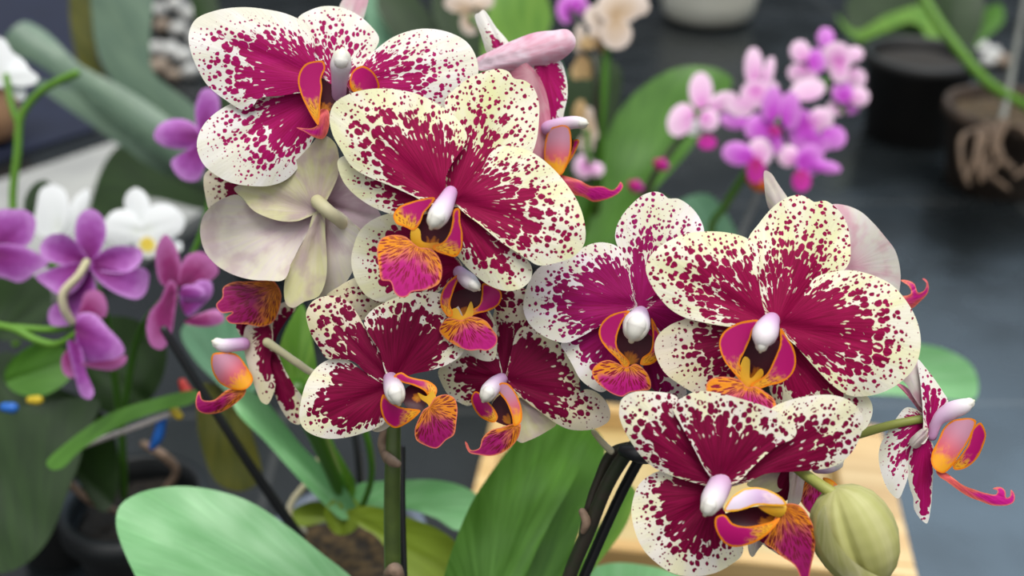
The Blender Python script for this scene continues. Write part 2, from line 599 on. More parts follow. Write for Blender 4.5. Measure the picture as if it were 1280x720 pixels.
def mat_leaf(name, c1, c2, rough=0.32, trans=0.12, rib=(0.35, 0.5, 0.2), spec=0.5):
    m, nt, b = new_mat(name, rough, spec)
    g = G(nt)
    n1 = g.noise(g.uv((0.22, 0.03, 1)), 1.0, 3)
    col = g.mix(g.mapr(n1, 0.3, 0.7), c1, c2)
    n2 = g.noise(g.uv((1.0, 0.04, 1)), 1.0, 2)
    col = g.mix(g.math('MULTIPLY', g.mapr(n2, 0.5, 0.8), 0.25), col, tuple(min(1.0, x * 1.7) for x in c2))
    V = g.math('ABSOLUTE', g.attr('V'))
    col = g.mix(g.math('MULTIPLY', g.mapr(V, 0.0, 0.05, 1.0, 0.0), 0.25), col, c1)
    nt.links.new(col, b.inputs['Base Color'])
    g.bump(b, n2, 0.12, 0.0006)
    if trans: add_translucent(nt, b, col, trans)
    return m


def mat_plain(name, c1, c2=None, rough=0.5, spec=0.5, scale=40.0, bump=0.0, trans=0.0, stretch=(1, 1, 1), metal=0.0):
    m, nt, b = new_mat(name, rough, spec)
    g = G(nt)
    n1 = g.noise(g.obj(stretch), scale, 4)
    col = g.mix(g.mapr(n1, 0.3, 0.7), c1, c2 or tuple(x * 0.7 for x in c1))
    nt.links.new(col, b.inputs['Base Color'])
    b.inputs['Metallic'].default_value = metal
    if bump: g.bump(b, n1, bump, 0.002)
    if trans: add_translucent(nt, b, col, trans)
    return m


M = {}
M['spot'] = mat_spot('petal_cream_maroon')
M['spotw'] = mat_spot('petal_white_magenta', ground=(0.84, 0.82, 0.70), ground2=(0.90, 0.88, 0.85), magenta=(0.42, 0.006, 0.14), magenta2=(0.31, 0.003, 0.075))
M['spotp'] = mat_spot('petal_white_purple', ground=(0.82, 0.80, 0.68), ground2=(0.88, 0.83, 0.86), magenta=(0.33, 0.005, 0.13), magenta2=(0.24, 0.003, 0.07))
M['spotd'] = mat_spot('petal_tan_maroon', ground=(0.76, 0.70, 0.46), ground2=(0.78, 0.70, 0.58), magenta=(0.22, 0.002, 0.048), magenta2=(0.15, 0.002, 0.03), cell=0.55)
M['spotj'] = mat_spot('petal_cream_dark_maroon', ground=(0.84, 0.81, 0.56), ground2=(0.86, 0.81, 0.74), magenta=(0.24, 0.002, 0.05), magenta2=(0.14, 0.001, 0.026), cell=0.58)
M['back'] = mat_pale('petal_back', (0.80, 0.76, 0.62), (0.80, 0.74, 0.70), (0.55, 0.22, 0.34), 0.35)
M['pale'] = mat_pale('petal_pale', (0.76, 0.72, 0.58), (0.74, 0.67, 0.64), (0.46, 0.30, 0.38), 0.55)  # blush is mauve pigment plus painted shadow of the cupped bloom
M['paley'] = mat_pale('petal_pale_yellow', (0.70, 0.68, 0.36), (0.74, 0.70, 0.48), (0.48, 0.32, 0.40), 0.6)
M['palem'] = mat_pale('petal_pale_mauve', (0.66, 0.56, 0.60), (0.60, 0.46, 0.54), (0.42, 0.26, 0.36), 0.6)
M['pinkb'] = mat_pale('petal_pink_back', (0.72, 0.30, 0.42), (0.80, 0.52, 0.64), (0.85, 0.74, 0.84), 0.8)
M['pinkd'] = mat_pale('petal_deep_pink_back', (0.62, 0.16, 0.26), (0.70, 0.28, 0.38), (0.75, 0.45, 0.5), 0.6)
M['blush'] = mat_pale('petal_blush', (0.82, 0.80, 0.72), (0.84, 0.80, 0.78), (0.70, 0.32, 0.45), 0.75)
M['lip'] = mat_lip('lip_orange_magenta')
M['lipd'] = mat_lip('lip_dark', tipc=(0.33, 0.004, 0.12), basec=(0.70, 0.22, 0.01), stripe=(0.16, 0.003, 0.015))
M['lipm'] = mat_lip('lip_magenta', tipc=(0.60, 0.01, 0.26), basec=(0.75, 0.12, 0.12), amt=0.3)
M['lobe'] = mat_lobe('lobe_magenta')
M['lobeo'] = mat_lobe('lobe_outside', inner=(0.72, 0.12, 0.16), outer=(0.62, 0.30, 0.42), basec=(0.90, 0.40, 0.02))
M['lobel'] = mat_lobe('lobe_lavender', inner=(0.58, 0.38, 0.62), outer=(0.80, 0.70, 0.84), basec=(0.8, 0.6, 0.7), rimc=(0.88, 0.42, 0.01))
M['throat'] = mat_ramp('throat', [(0.0, (0.75, 0.36, 0.02)), (0.28, (0.55, 0.16, 0.01)), (0.38, (0.07, 0.001, 0.012)), (1.0, (0.05, 0.001, 0.012))], attr='rad', noise_amt=0.4)
M['claw'] = mat_ramp('claw', [(0.0, (0.80, 0.45, 0.03)), (0.6, (0.86, 0.42, 0.02)), (1.0, (0.80, 0.32, 0.03))], noise_amt=0.3)
M['column'] = mat_ramp('column', [(0.0, (0.66, 0.30, 0.60)), (0.4, (0.76, 0.54, 0.76)), (0.7, (0.86, 0.78, 0.84)), (0.9, (0.90, 0.88, 0.82)), (1.0, (0.88, 0.84, 0.66))], noise_amt=0.1, trans=0.2)
M['cap'] = mat_ramp('anther_cap', [(0.0, (0.88, 0.86, 0.84)), (0.6, (0.90, 0.88, 0.78)), (1.0, (0.84, 0.72, 0.45))], noise_amt=0.1, trans=0.2)
M['pedicel'] = mat_ramp('pedicel', [(0.0, (0.55, 0.52, 0.30)), (0.5, (0.68, 0.62, 0.42)), (1.0, (0.70, 0.64, 0.48))], noise_amt=0.2, trans=0.1)
M['pediceld'] = mat_ramp('pedicel_olive', [(0.0, (0.22, 0.26, 0.05)), (1.0, (0.36, 0.36, 0.10))], noise_amt=0.3, trans=0.05)
M['spike'] = mat_plain('spike_green', (0.085, 0.13, 0.025), (0.055, 0.085, 0.02), 0.4, scale=120)
M['spiked'] = mat_plain('spike_dark', (0.02, 0.03, 0.012), (0.035, 0.025, 0.02), 0.4, scale=160)
M['node'] = mat_plain('spike_node', (0.30, 0.20, 0.14), (0.18, 0.12, 0.08), 0.7, scale=300)
M['bud'] = mat_pale('bud_green', (0.46, 0.46, 0.16), (0.60, 0.58, 0.28), (0.66, 0.62, 0.40), 0.6, 0.0)
M['black'] = mat_plain('black_plastic', (0.008, 0.009, 0.011), (0.012, 0.012, 0.014), 0.35, scale=60)
M['leafd'] = mat_leaf('leaf_dark', (0.012, 0.034, 0.005), (0.020, 0.052, 0.008), 0.38, 0.10)
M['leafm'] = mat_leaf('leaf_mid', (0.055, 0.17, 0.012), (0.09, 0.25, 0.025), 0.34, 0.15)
M['leafc'] = mat_leaf('leaf_lit_half', (0.07, 0.21, 0.015), (0.13, 0.33, 0.045), 0.30, 0.15)  # brighter green stands in for light on the tall leaf's left half
M['leafb'] = mat_leaf('leaf_bright', (0.12, 0.30, 0.03), (0.20, 0.40, 0.05), 0.36, 0.25)
M['leafy'] = mat_leaf('leaf_yellow', (0.24, 0.34, 0.02), (0.30, 0.42, 0.04), 0.4, 0.25)
M['leafp'] = mat_leaf('leaf_pale', (0.17, 0.44, 0.17), (0.24, 0.52, 0.24), 0.34, 0.12)
M['leaft'] = mat_leaf('leaf_teal', (0.12, 0.30, 0.17), (0.17, 0.36, 0.22), 0.4, 0.1)
M['leafg'] = mat_leaf('leaf_grey', (0.10, 0.17, 0.12), (0.14, 0.22, 0.15), 0.45, 0.08)
M['leafo'] = mat_leaf('leaf_olive', (0.06, 0.07, 0.005), (0.11, 0.11, 0.01), 0.45, 0.15)
M['purple'] = mat_ramp('purple_tepal', [(0.0, (0.12, 0.003, 0.08)), (0.4, (0.22, 0.018, 0.21)), (0.75, (0.34, 0.075, 0.38)), (1.0, (0.52, 0.23, 0.60))], attr='rad', noise_amt=0.35, nscale=0.4)
M['purpled'] = mat_ramp('plum_tepal', [(0.0, (0.10, 0.002, 0.05)), (0.6, (0.24, 0.015, 0.13)), (1.0, (0.46, 0.14, 0.38))], attr='rad', noise_amt=0.3, nscale=0.4)
M['pinkq'] = mat_ramp('pink_tepal', [(0.0, (0.60, 0.08, 0.50)), (0.45, (0.76, 0.36, 0.68)), (1.0, (0.88, 0.66, 0.82))], attr='rad', noise_amt=0.35, nscale=0.3)
M['vivid'] = mat_ramp('vivid_tepal', [(0.0, (0.42, 0.01, 0.42)), (0.5, (0.56, 0.07, 0.62)), (1.0, (0.72, 0.28, 0.76))], attr='rad', noise_amt=0.35, nscale=0.3)
M['magq'] = mat_ramp('magenta_lip', [(0.0, (0.40, 0.003, 0.10)), (1.0, (0.60, 0.03, 0.42))], attr='rad', noise_amt=0.3)
M['white'] = mat_ramp('white_tepal', [(0.0, (0.72, 0.76, 0.70)), (0.4, (0.84, 0.87, 0.88)), (1.0, (0.87, 0.89, 0.91))], attr='rad', noise_amt=0.2)
M['wlip'] = mat_ramp('white_lip', [(0.0, (0.80, 0.55, 0.05)), (0.55, (0.82, 0.68, 0.12)), (0.75, (0.86, 0.87, 0.85)), (1.0, (0.88, 0.89, 0.9))], attr='rad', noise_amt=0.1)
M['dry'] = mat_ramp('dry_tepal', [(0.0, (0.46, 0.30, 0.15)), (0.5, (0.60, 0.46, 0.34)), (1.0, (0.72, 0.62, 0.56))], attr='rad', noise_amt=0.5, nscale=0.2)
M['tan'] = mat_ramp('tan_tepal', [(0.0, (0.40, 0.24, 0.10)), (1.0, (0.55, 0.38, 0.18))], attr='rad', noise_amt=0.5, nscale=0.2)

# ------------------------------------------------------------------ the setting: tiled floor
def mat_floor():
    m, nt, b = new_mat('slate_tile', 0.3, 0.5)
    g = G(nt)
    tc = g.n('ShaderNodeTexCoord')
    mp = g.n('ShaderNodeMapping')
    nt.links.new(tc.outputs['Object'], mp.inputs[0])
    mp.inputs['Rotation'].default_value = (0, 0, math.radians(-1.5))
    mp.inputs['Location'].default_value = (0.13, 0.03, 0)
    br = g.n('ShaderNodeTexBrick')
    br.offset = 0.0
    nt.links.new(mp.outputs[0], br.inputs[0])
    br.inputs['Scale'].default_value = 1.0
    br.inputs['Brick Width'].default_value = 0.60
    br.inputs['Row Height'].default_value = 0.30
    br.inputs['Mortar Size'].default_value = 0.0025
    br.inputs['Mortar Smooth'].default_value = 0.3
    n1 = g.noise(g.obj((1, 1, 1)), 7.0, 5)
    c = g.mix(g.mapr(n1, 0.3, 0.7), (0.007, 0.009, 0.010), (0.012, 0.015, 0.017))
    c = g.mix(br.outputs['Fac'], c, (0.035, 0.037, 0.037))
    nt.links.new(c, b.inputs['Base Color'])
    nt.links.new(g.mapr(g.noise(g.obj(), 14.0, 4), 0.3, 0.7, 0.20, 0.32), b.inputs['Roughness'])
    g.bump(b, n1, 0.06, 0.004)
    return m


fl = mesh_obj('floor', [(-4, -1.5, 0), (4, -1.5, 0), (4, 7, 0), (-4, 7, 0), (-4, -1.5, -0.05), (4, -1.5, -0.05), (4, 7, -0.05), (-4, 7, -0.05)],
              [[0, 1, 2, 3], [7, 6, 5, 4], [4, 5, 1, 0], [5, 6, 2, 1], [6, 7, 3, 2], [7, 4, 0, 3]], mat_floor(), smooth=False)
fl['kind'] = 'structure'
M['kerb'] = mat_plain('pale_concrete', (0.34, 0.34, 0.32), (0.27, 0.27, 0.26), 0.8, scale=20, bump=0.1)


def slab(name, pxs, h, mat):
    q = [floor_pt(x, y, h) for x, y in pxs]
    n = len(q)
    v = q + [Vector((p.x, p.y, 0.0)) for p in q]
    f = [list(range(n))[::-1], [n + i for i in range(n)]]
    for i in range(n):
        j = (i + 1) % n
        f.append([i, j, n + j, n + i])
    o = mesh_obj(name, v, f, mat, smooth=False)
    bm = bmesh.new(); bm.from_mesh(o.data); bmesh.ops.recalc_face_normals(bm, faces=bm.faces); bm.to_mesh(o.data); bm.free()
    o['kind'] = 'structure'
    return o


slab('trim_kerb', [(-60, 245), (140, 178), (260, 128), (330, 150), (330, 215), (150, 330), (-90, 420)], 0.012, M['kerb'])

# ------------------------------------------------------------------ orchid flowers
SEED = [0]


def piece(parent, z0, name, zoom, mats, base, pts, dz=0.0, label=None, bz='n', **kw):
    """one sheet-like organ, traced in a zoom window; base given in the same window"""
    SEED[0] += 1
    P = [px(zoom, p) for p in pts]
    B = px(zoom, base) if base is not None else tuple(np.mean(P, axis=0))
    kw.setdefault('seed', SEED[0])
    if 'tip' in kw and kw['tip'] is not None: kw['tip'] = px(zoom, kw['tip'])
    mm = [M[x] for x in (mats if isinstance(mats, tuple) else (mats,))]
    o = surf(name, parent, mm, P, B, z0 + dz, **kw)
    if label: o['label'] = label
    return o


SP = ('spot', 'back'); SW = ('spotw', 'back'); SQ = ('spotp', 'back'); SD = ('spotd', 'back'); SJ = ('spotj', 'back')


def flower(plant, name, at, z, label=None):
    f = empty(name, W(at[0], at[1], z * MM), plant)
    if label: f['label'] = label
    return f


def column(f, z, path):
    """path = (px, py, dz, r_px)"""
    o = ptube('column', f, M['column'], [(x, y, z + d, r) for x, y, d, r in path], seg=18, sub=7)
    (x0, y0, d0, r0), (x1, y1, d1, r1) = path[-2], path[-1]
    ux, uy = x1 - x0, y1 - y0
    L = math.hypot(ux, uy) + 1e-6
    ux, uy = ux / L, uy / L
    ptube('anther_cap', f, M['cap'], [(x1 - ux * r1 * 0.3, y1 - uy * r1 * 0.3, z + d1 - r1 * 0.10, r1 * 0.80), (x1 + ux * r1 * 0.35, y1 + uy * r1 * 0.35, z + d1 - r1 * 0.10, r1 * 0.62),
          (x1 + ux * r1 * 0.95, y1 + uy * r1 * 0.95, z + d1 - r1 * 0.06, r1 * 0.26)], seg=16, sub=5)['label'] = 'creamy white anther cap'
    return o


def pedicel(f, pts, mat='pedicel'):
    return ptube('pedicel', f, M[mat], pts, seg=10)


def lobe(f, z, zoom, base, pts, dz=-4.0, mat='lobe', **kw):
    d = dict(cup=1.5, curl=-1.0, wave=0.2, groove=0, thick=0.6, res=20)
    d.update(kw)
    return piece(f, z, 'side_lobe', zoom, mat, base, pts, dz, **d)


def lip(f, z, zoom, base, pts, dz=-5.0, mat='lip', **kw):
    d = dict(cup=1.6, curl=0.6, wave=0.4, groove=0.5, thick=0.7, res=26)
    d.update(kw)
    return piece(f, z, 'lip', zoom, mat, base, pts, dz, **d)


def throat(f, z, zoom, base, pts, dz=-1.5, **kw):
    d = dict(cup=-1.5, curl=0, wave=0.2, groove=0, thick=0.6, res=18)
    d.update(kw)
    return piece(f, z, 'throat', zoom, 'throat', base, pts, dz, **d)


def claw(f, z, zoom, base, pts, dz=-5.5, **kw):
    d = dict(cup=1.0, curl=0, wave=0.1, groove=0, thick=0.8, res=16)
    d.update(kw)
    return piece(f, z, 'callus', zoom, 'claw', base, pts, dz, label='yellow callus at the throat', **d)


# the two speckled plants stand in their own pots
left_root = Vector((W(432, 672, 0.44).x, W(432, 672, 0.44).y, 0.0))
right_root = Vector((0.035, 0.285, 0.0))
PL = empty('potted_orchid', left_root)
tag(PL, 'speckled maroon orchid on a green spike, rising behind the broad pale leaf', 'orchid', 'speckled orchids')
PR = empty('potted_orchid', right_root)
tag(PR, 'speckled maroon orchid on a dark staked spike, carrying one fat green bud', 'orchid', 'speckled orchids')

# ---- A: topmost flower of the left plant
z = 290
A = flower(PL, 'flower', (423, 106), z, 'topmost white and magenta bloom, upper left of its spike')
piece(A, z, 'petal', 'A', SW, (930, 500), [(860, 370), (848, 250), (800, 150), (700, 92), (560, 58), (400, 44), (240, 66), (120, 120), (78, 210), (86, 300), (122, 400), (190, 520), (300, 612), (425, 680), (475, 650), (515, 605), (640, 590), (780, 570), (900, 570), (930, 500), (900, 430)],
      0, k=(0.52, 0.93), asym=0.10, cup=2.5, tilt=(0.5, -1))
piece(A, z, 'dorsal_sepal', 'A', SW, (985, 520), [(750, 112), (830, 60), (910, 38), (1000, 42), (1100, 80), (1190, 150), (1250, 240), (1200, 340), (1130, 420), (1040, 520), (940, 540), (870, 440), (810, 320), (760, 200)],
      2.5, k=(0.28, 1.0), cup=2.5, tilt=(0, -3))
piece(A, z, 'petal', 'n', SW, (432, 108), [(430, 108), (445, 85), (465, 66), (492, 46), (526, 36), (560, 40), (585, 54), (597, 78), (596, 102), (582, 124), (555, 138), (520, 142), (480, 134), (445, 120)],
      0.5, k=(0.33, 0.96), cup=2.5, tilt=(-1, -1))
piece(A, z, 'lateral_sepal', 'B', SW, (930, 60), [(920, 60), (760, 40), (600, 60), (420, 115), (300, 165), (200, 240), (145, 320), (128, 410), (163, 510), (240, 582), (340, 632), (460, 652), (580, 650), (680, 612), (750, 542), (800, 455), (850, 350), (890, 250), (935, 130)],
      3.5, k=(0.50, 0.95), cup=3, tilt=(1, -2))
piece(A, z, 'lateral_sepal', 'n', SW, (430, 110), [(425, 105), (415, 130), (418, 160), (430, 190), (455, 205), (480, 195), (490, 165), (475, 130), (450, 110)], 4.0, k=(0.4, 0.9))
lobe(A, z, 'A', (870, 719), [(855, 376), (905, 376), (918, 420), (895, 480), (900, 540), (890, 620), (885, 719), (875, 770), (850, 740), (800, 650), (765, 570), (750, 500), (762, 440), (800, 392)], -3, tilt=(4, 0))
lobe(A, z, 'A', (1085, 570), [(1080, 450), (1110, 418), (1150, 405), (1200, 430), (1238, 480), (1250, 545), (1190, 565), (1100, 570), (1070, 530)], -1.5, tilt=(-3, 0))
throat(A, z, 'A', (900, 700), [(890, 480), (960, 520), (1060, 540), (1050, 620), (960, 720), (890, 760), (870, 640)], -0.5)
lip(A, z, 'B', (920, 190), [(890, 180), (935, 185), (945, 240), (930, 330), (900, 362), (850, 352), (790, 318), (742, 293), (830, 297), (868, 278)], -3, mat='lipm')
column(A, z, [(424, 122, 1, 9), (424, 108, -3, 9.5), (425, 94, -6, 11), (426, 82, -8, 13.5), (427, 73, -9, 12)])
pedicel(A, [(430, 108, z + 3, 5), (445, 120, z + 16, 5), (462, 140, z + 28, 5)])

# ---- B: large central flower of the left plant
z = 272
B = flower(PL, 'flower', (560, 245), z, 'large bloom high in the middle, facing out, over its orange lip')
piece(B, z, 'petal', 'C', SP, (595, 690), [(45, 290), (66, 225), (130, 182), (230, 156), (340, 156), (450, 176), (560, 230), (640, 290), (692, 375), (675, 430), (625, 500), (593, 570), (590, 640), (570, 690), (520, 700), (440, 660), (330, 610), (220, 565), (150, 520), (98, 440), (60, 370)],
      0, k=(0.50, 1.0), asym=-0.05, cup=2.5, tilt=(0, -1))
piece(B, z, 'dorsal_sepal', 'C', SP, (615, 690), [(588, 210), (640, 150), (700, 105), (770, 75), (840, 60), (890, 75), (912, 105), (960, 114), (1005, 150), (1030, 220), (1030, 310), (1018, 400), (990, 470), (900, 540), (780, 640), (650, 710), (580, 690), (580, 600), (600, 500), (620, 400), (600, 290)],
      3.0, k=(0.36, 1.08), cup=2, tilt=(0, -3), groove=-0.8, yel=0.45, pw=1.9)
piece(B, z, 'petal', 'D', SP, (625, 190), [(640, 200), (690, 130), (770, 30), (800, -30), (850, -65), (920, -62), (990, -40), (1070, 15), (1150, 100), (1215, 200), (1246, 300), (1245, 390), (1200, 450), (1120, 482), (1030, 496), (980, 470), (920, 430), (850, 385), (760, 310), (670, 240)],
      0, k=(0.48, 1.0), asym=0.0, cup=2.5, tilt=(0, -1.5))
piece(B, z, 'lateral_sepal', 'D', SP, (615, 200), [(600, 190), (660, 220), (740, 270), (860, 370), (950, 445), (995, 500), (992, 560), (950, 602), (880, 616), (800, 592), (720, 532), (660, 470), (620, 400), (600, 300)],
      2.5, k=(0.55, 0.97), cup=2, tilt=(0, -1))
piece(B, z, 'lateral_sepal', 'D', SP, (600, 180), [(600, 170), (450, 60), (300, 0), (160, -30), (85, 0), (95, 70), (130, 130), (220, 205), (340, 255), (480, 260), (590, 220)],
      3.2, k=(0.58, 0.98), cup=1.5, tilt=(0, -1))
throat(B, z, 'D', (520, 430), [(450, 300), (480, 260), (560, 250), (640, 280), (630, 350), (600, 420), (530, 430), (470, 400), (430, 340)], -1)
lobe(B, z, 'D', (420, 330), [(345, 262), (370, 222), (430, 196), (540, 178), (520, 215), (490, 250), (470, 300), (440, 330), (400, 315), (360, 300)], -4, tilt=(-3, 0))
lobe(B, z, 'D', (540, 420), [(632, 232), (655, 228), (660, 290), (671, 350), (665, 420), (640, 455), (590, 445), (540, 425), (530, 405), (580, 385), (610, 340), (622, 290)], -5, tilt=(2, 0))
claw(B, z, 'D', (470, 330), [(440, 310), (470, 330), (480, 380), (510, 390), (560, 390), (540, 425), (480, 440), (440, 410), (425, 350)], -4)
lip(B, z, 'D', (465, 385), [(270, 410), (290, 370), (340, 353), (400, 360), (440, 392), (465, 410), (520, 418), (560, 460), (575, 520), (560, 580), (500, 610), (430, 622), (410, 642), (375, 645), (350, 622), (330, 572), (290, 565), (278, 510)], -6, tip=(390, 645), tilt=(0, -2))
column(B, z, [(563, 241, 1, 9), (558, 251, -3, 11), (553, 261, -6, 13), (548, 270, -8, 13.5), (545, 275, -9, 12)])
pedicel(B, [(562, 244, z + 3, 5), (545, 255, z + 18, 5), (522, 270, z + 35, 5)])

# ---- C: flower seen from behind
z = 296
Cf = flower(PL, 'flower', (397, 262), z, 'pale bloom seen from behind, turned away from the viewer')
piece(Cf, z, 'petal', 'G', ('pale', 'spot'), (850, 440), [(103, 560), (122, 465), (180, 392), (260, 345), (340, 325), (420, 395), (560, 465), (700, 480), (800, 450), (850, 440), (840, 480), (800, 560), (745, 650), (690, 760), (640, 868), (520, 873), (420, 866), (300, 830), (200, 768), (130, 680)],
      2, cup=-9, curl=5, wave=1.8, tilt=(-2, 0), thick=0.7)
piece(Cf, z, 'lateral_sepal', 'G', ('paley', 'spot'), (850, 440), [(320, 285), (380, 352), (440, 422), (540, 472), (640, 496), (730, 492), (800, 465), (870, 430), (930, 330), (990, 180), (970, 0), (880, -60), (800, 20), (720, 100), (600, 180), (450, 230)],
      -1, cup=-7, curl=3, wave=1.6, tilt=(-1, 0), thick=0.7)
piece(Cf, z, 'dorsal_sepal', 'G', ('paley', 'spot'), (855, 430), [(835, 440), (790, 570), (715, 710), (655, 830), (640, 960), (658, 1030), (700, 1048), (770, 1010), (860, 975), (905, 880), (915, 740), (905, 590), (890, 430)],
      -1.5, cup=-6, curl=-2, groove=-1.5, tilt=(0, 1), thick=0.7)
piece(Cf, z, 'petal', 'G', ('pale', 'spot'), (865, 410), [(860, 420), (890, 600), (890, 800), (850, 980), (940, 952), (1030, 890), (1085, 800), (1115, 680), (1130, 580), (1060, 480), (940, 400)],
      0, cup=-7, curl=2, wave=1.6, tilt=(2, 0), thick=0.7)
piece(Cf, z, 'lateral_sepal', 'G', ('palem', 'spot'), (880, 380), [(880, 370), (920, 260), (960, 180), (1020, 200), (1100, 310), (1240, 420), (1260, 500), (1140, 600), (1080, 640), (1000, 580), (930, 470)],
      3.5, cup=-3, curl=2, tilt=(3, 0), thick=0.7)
piece(Cf, z, 'petal', 'G', SD, (500, 300), [(130, 200), (175, 160), (330, 200), (480, 260), (450, 340), (330, 330), (230, 370), (165, 420), (138, 340)], 8, k=(0.4, 0.95))
lip(Cf, z, 'H', (590, 150), [(205, 262), (245, 212), (250, 152), (310, 117), (400, 112), (490, 108), (560, 100), (620, 180), (612, 280), (570, 370), (500, 400), (400, 386), (290, 376), (268, 345), (310, 310), (240, 312)], 9, mat='lipd', tip=(230, 300), tilt=(3, 0))
pedicel(Cf, [(397, 252, z - 2, 9), (408, 262, z - 5, 8.5), (425, 276, z - 3, 8), (450, 295, z + 8, 8), (475, 312, z + 20, 7)])

# ---- D: side-on flower behind B
z = 306
D = flower(PL, 'flower', (690, 150), z, 'pink flushed bloom in profile at the top right of the left spike')
piece(D, z, 'lateral_sepal', 'E', SW, (400, 420), [(180, 100), (205, 86), (235, 66), (262, 92), (320, 180), (400, 275), (440, 360), (400, 430), (330, 430), (265, 365), (222, 240)], 5, k=(0.3, 0.75))
piece(D, z, 'dorsal_sepal', 'E', ('pinkb', 'spotw'), (190, 440), [(180, 402), (300, 332), (450, 262), (580, 216), (700, 203), (800, 198), (850, 262), (840, 322), (770, 390), (680, 430), (560, 440), (440, 470), (300, 470), (190, 462)], 0, cup=4, thick=1.2, tilt=(-1, 0))
piece(D, z, 'petal', 'C', ('pinkd', 'spotw'), (1000, 80), [(860, 70), (960, 30), (1020, 80), (1060, 160), (1085, 290), (1078, 430), (1060, 495), (1000, 480), (960, 300)], 1.0, cup=3, tilt=(0, 1))
piece(D, z, 'petal', 'E', SW, (640, 440), [(555, 425), (660, 428), (745, 404), (786, 500), (798, 620), (776, 740), (735, 880), (660, 900), (645, 760), (620, 600)], 2.5, k=(0.72, 0.98), cup=2)
throat(D, z, 'F', (520, 680), [(480, 330), (560, 300), (680, 380), (690, 420), (640, 560), (560, 690), (470, 620)], 3)
lobe(D, z, 'F', (590, 690), [(690, 395), (730, 385), (742, 400), (705, 500), (650, 590), (575, 700), (560, 690), (640, 560), (670, 470)], 2)
lobe(D, z, 'F', (560, 690), [(470, 300), (540, 268), (600, 258), (648, 280), (668, 350), (668, 480), (640, 580), (590, 692), (535, 710), (470, 630), (430, 560)], -2, mat='lobeo', cup=3)
lip(D, z, 'M', (250, -5), [(270, -14), (330, 0), (420, 28), (480, 60), (560, 64), (620, 86), (650, 62), (668, 36), (684, 60), (660, 102), (600, 136), (500, 158), (440, 130), (360, 108), (300, 55)], 0, mat='lipm', res=34)
column(D, z, [(685, 160, 1, 9), (700, 156, 0, 9), (718, 153, -1, 8), (728, 154, -1, 7)])
pedicel(D, [(686, 155, z + 3, 5), (650, 160, z + 14, 5), (600, 175, z + 22, 5)])

# ---- E: lower left flower
z = 284
E = flower(PL, 'flower', (488, 475), z, 'lowest left bloom, tilted, its orange lip pointing right')
piece(E, z, 'dorsal_sepal', 'I', SD, (640, 690), [(112, 250), (150, 182), (220, 150), (300, 148), (365, 180), (430, 262), (490, 370), (560, 470), (630, 560), (670, 650), (640, 700), (570, 680), (480, 620), (400, 550), (310, 535), (240, 532), (190, 462), (150, 400), (120, 318)],
      1.0, k=(0.52, 1.08), cup=2, tilt=(0, 0))
piece(E, z, 'petal', 'I', SJ, (645, 680), [(468, 305), (500, 250), (570, 200), (680, 152), (800, 125), (930, 130), (1040, 200), (1090, 320), (1100, 430), (1070, 505), (1000, 560), (880, 605), (770, 628), (690, 660), (640, 690), (600, 620), (560, 480), (500, 385)],
      -0.5, k=(0.64, 1.0), cup=2, asym=0.05, fold=-0.5)
piece(E, z, 'petal', 'J', SJ, (620, 270), [(70, 450), (82, 340), (120, 222), (180, 140), (250, 96), (320, 80), (385, 110), (440, 150), (510, 192), (580, 215), (630, 270), (630, 400), (600, 475), (570, 505), (480, 542), (350, 577), (230, 581), (140, 552), (90, 512)],
      0.5, k=(0.68, 0.94), asym=0.04, cup=2.5, tilt=(-1, 0))
piece(E, z, 'lateral_sepal', 'n', SD, (490, 478), [(480, 470), (460, 500), (455, 525), (470, 540), (490, 530), (500, 500)], 3, k=(0.5, 0.95))
throat(E, z, 'J', (800, 330), [(700, 320), (740, 260), (800, 250), (860, 290), (860, 350), (820, 410), (740, 400)], -2)
lobe(E, z, 'J', (900, 320), [(650, 200), (695, 174), (745, 200), (800, 214), (870, 230), (915, 270), (912, 310), (880, 345), (840, 290), (770, 255), (700, 235)], -3.5, tilt=(0, 2))
lobe(E, z, 'J', (800, 410), [(585, 310), (568, 370), (580, 440), (610, 490), (660, 517), (720, 495), (780, 452), (815, 410), (760, 398), (700, 390), (640, 360), (605, 325)], -5)
claw(E, z, 'J', (880, 330), [(800, 300), (850, 320), (890, 290), (912, 330), (905, 400), (880, 420), (860, 370), (820, 340)], -5)
lip(E, z, 'J', (870, 390), [(905, 330), (970, 310), (1022, 332), (1042, 390), (1036, 480), (1020, 560), (975, 590), (915, 642), (840, 622), (790, 590), (780, 530), (800, 470), (835, 405), (870, 380)], -5.5, mat='lipd', tip=(940, 630))
column(E, z, [(488, 473, 1, 9), (490, 480, -3, 11), (493, 488, -7, 13), (495, 494, -9, 12)])
pedicel(E, [(488, 474, z + 2, 5), (487, 478, z + 14, 5), (490, 480, z + 28, 5)])

# ---- F: lower centre flower
z = 293
F = flower(PL, 'flower', (632, 472), z, 'lower middle bloom, dark maroon, nodding, with a twisted lip')
piece(F, z, 'petal', 'L', SJ, (440, 220), [(38, 170), (60, 245), (100, 312), (160, 356), (228, 380), (280, 345), (350, 280), (430, 230), (420, 120), (390, 40), (330, 5), (200, 35), (90, 110)], 1.5, k=(0.62, 0.97), cup=2)
piece(F, z, 'dorsal_sepal', 'K', SD, (450, 760), [(390, 650), (383, 520), (372, 400), (400, 290), (450, 220), (560, 195), (630, 290), (640, 420), (570, 560), (520, 760), (450, 780)], 3, k=(0.55, 0.95), cup=2)
piece(F, z, 'petal', 'L', SD, (450, 225), [(455, 190), (485, 60), (520, -70), (562, -108), (640, -93), (720, -52), (800, 18), (870, 110), (906, 205), (908, 320), (880, 400), (820, 412), (765, 402), (700, 385), (600, 335), (490, 280), (440, 240)],
      0, k=(0.70, 1.02), cup=3, asym=0.02, tilt=(1, 0))
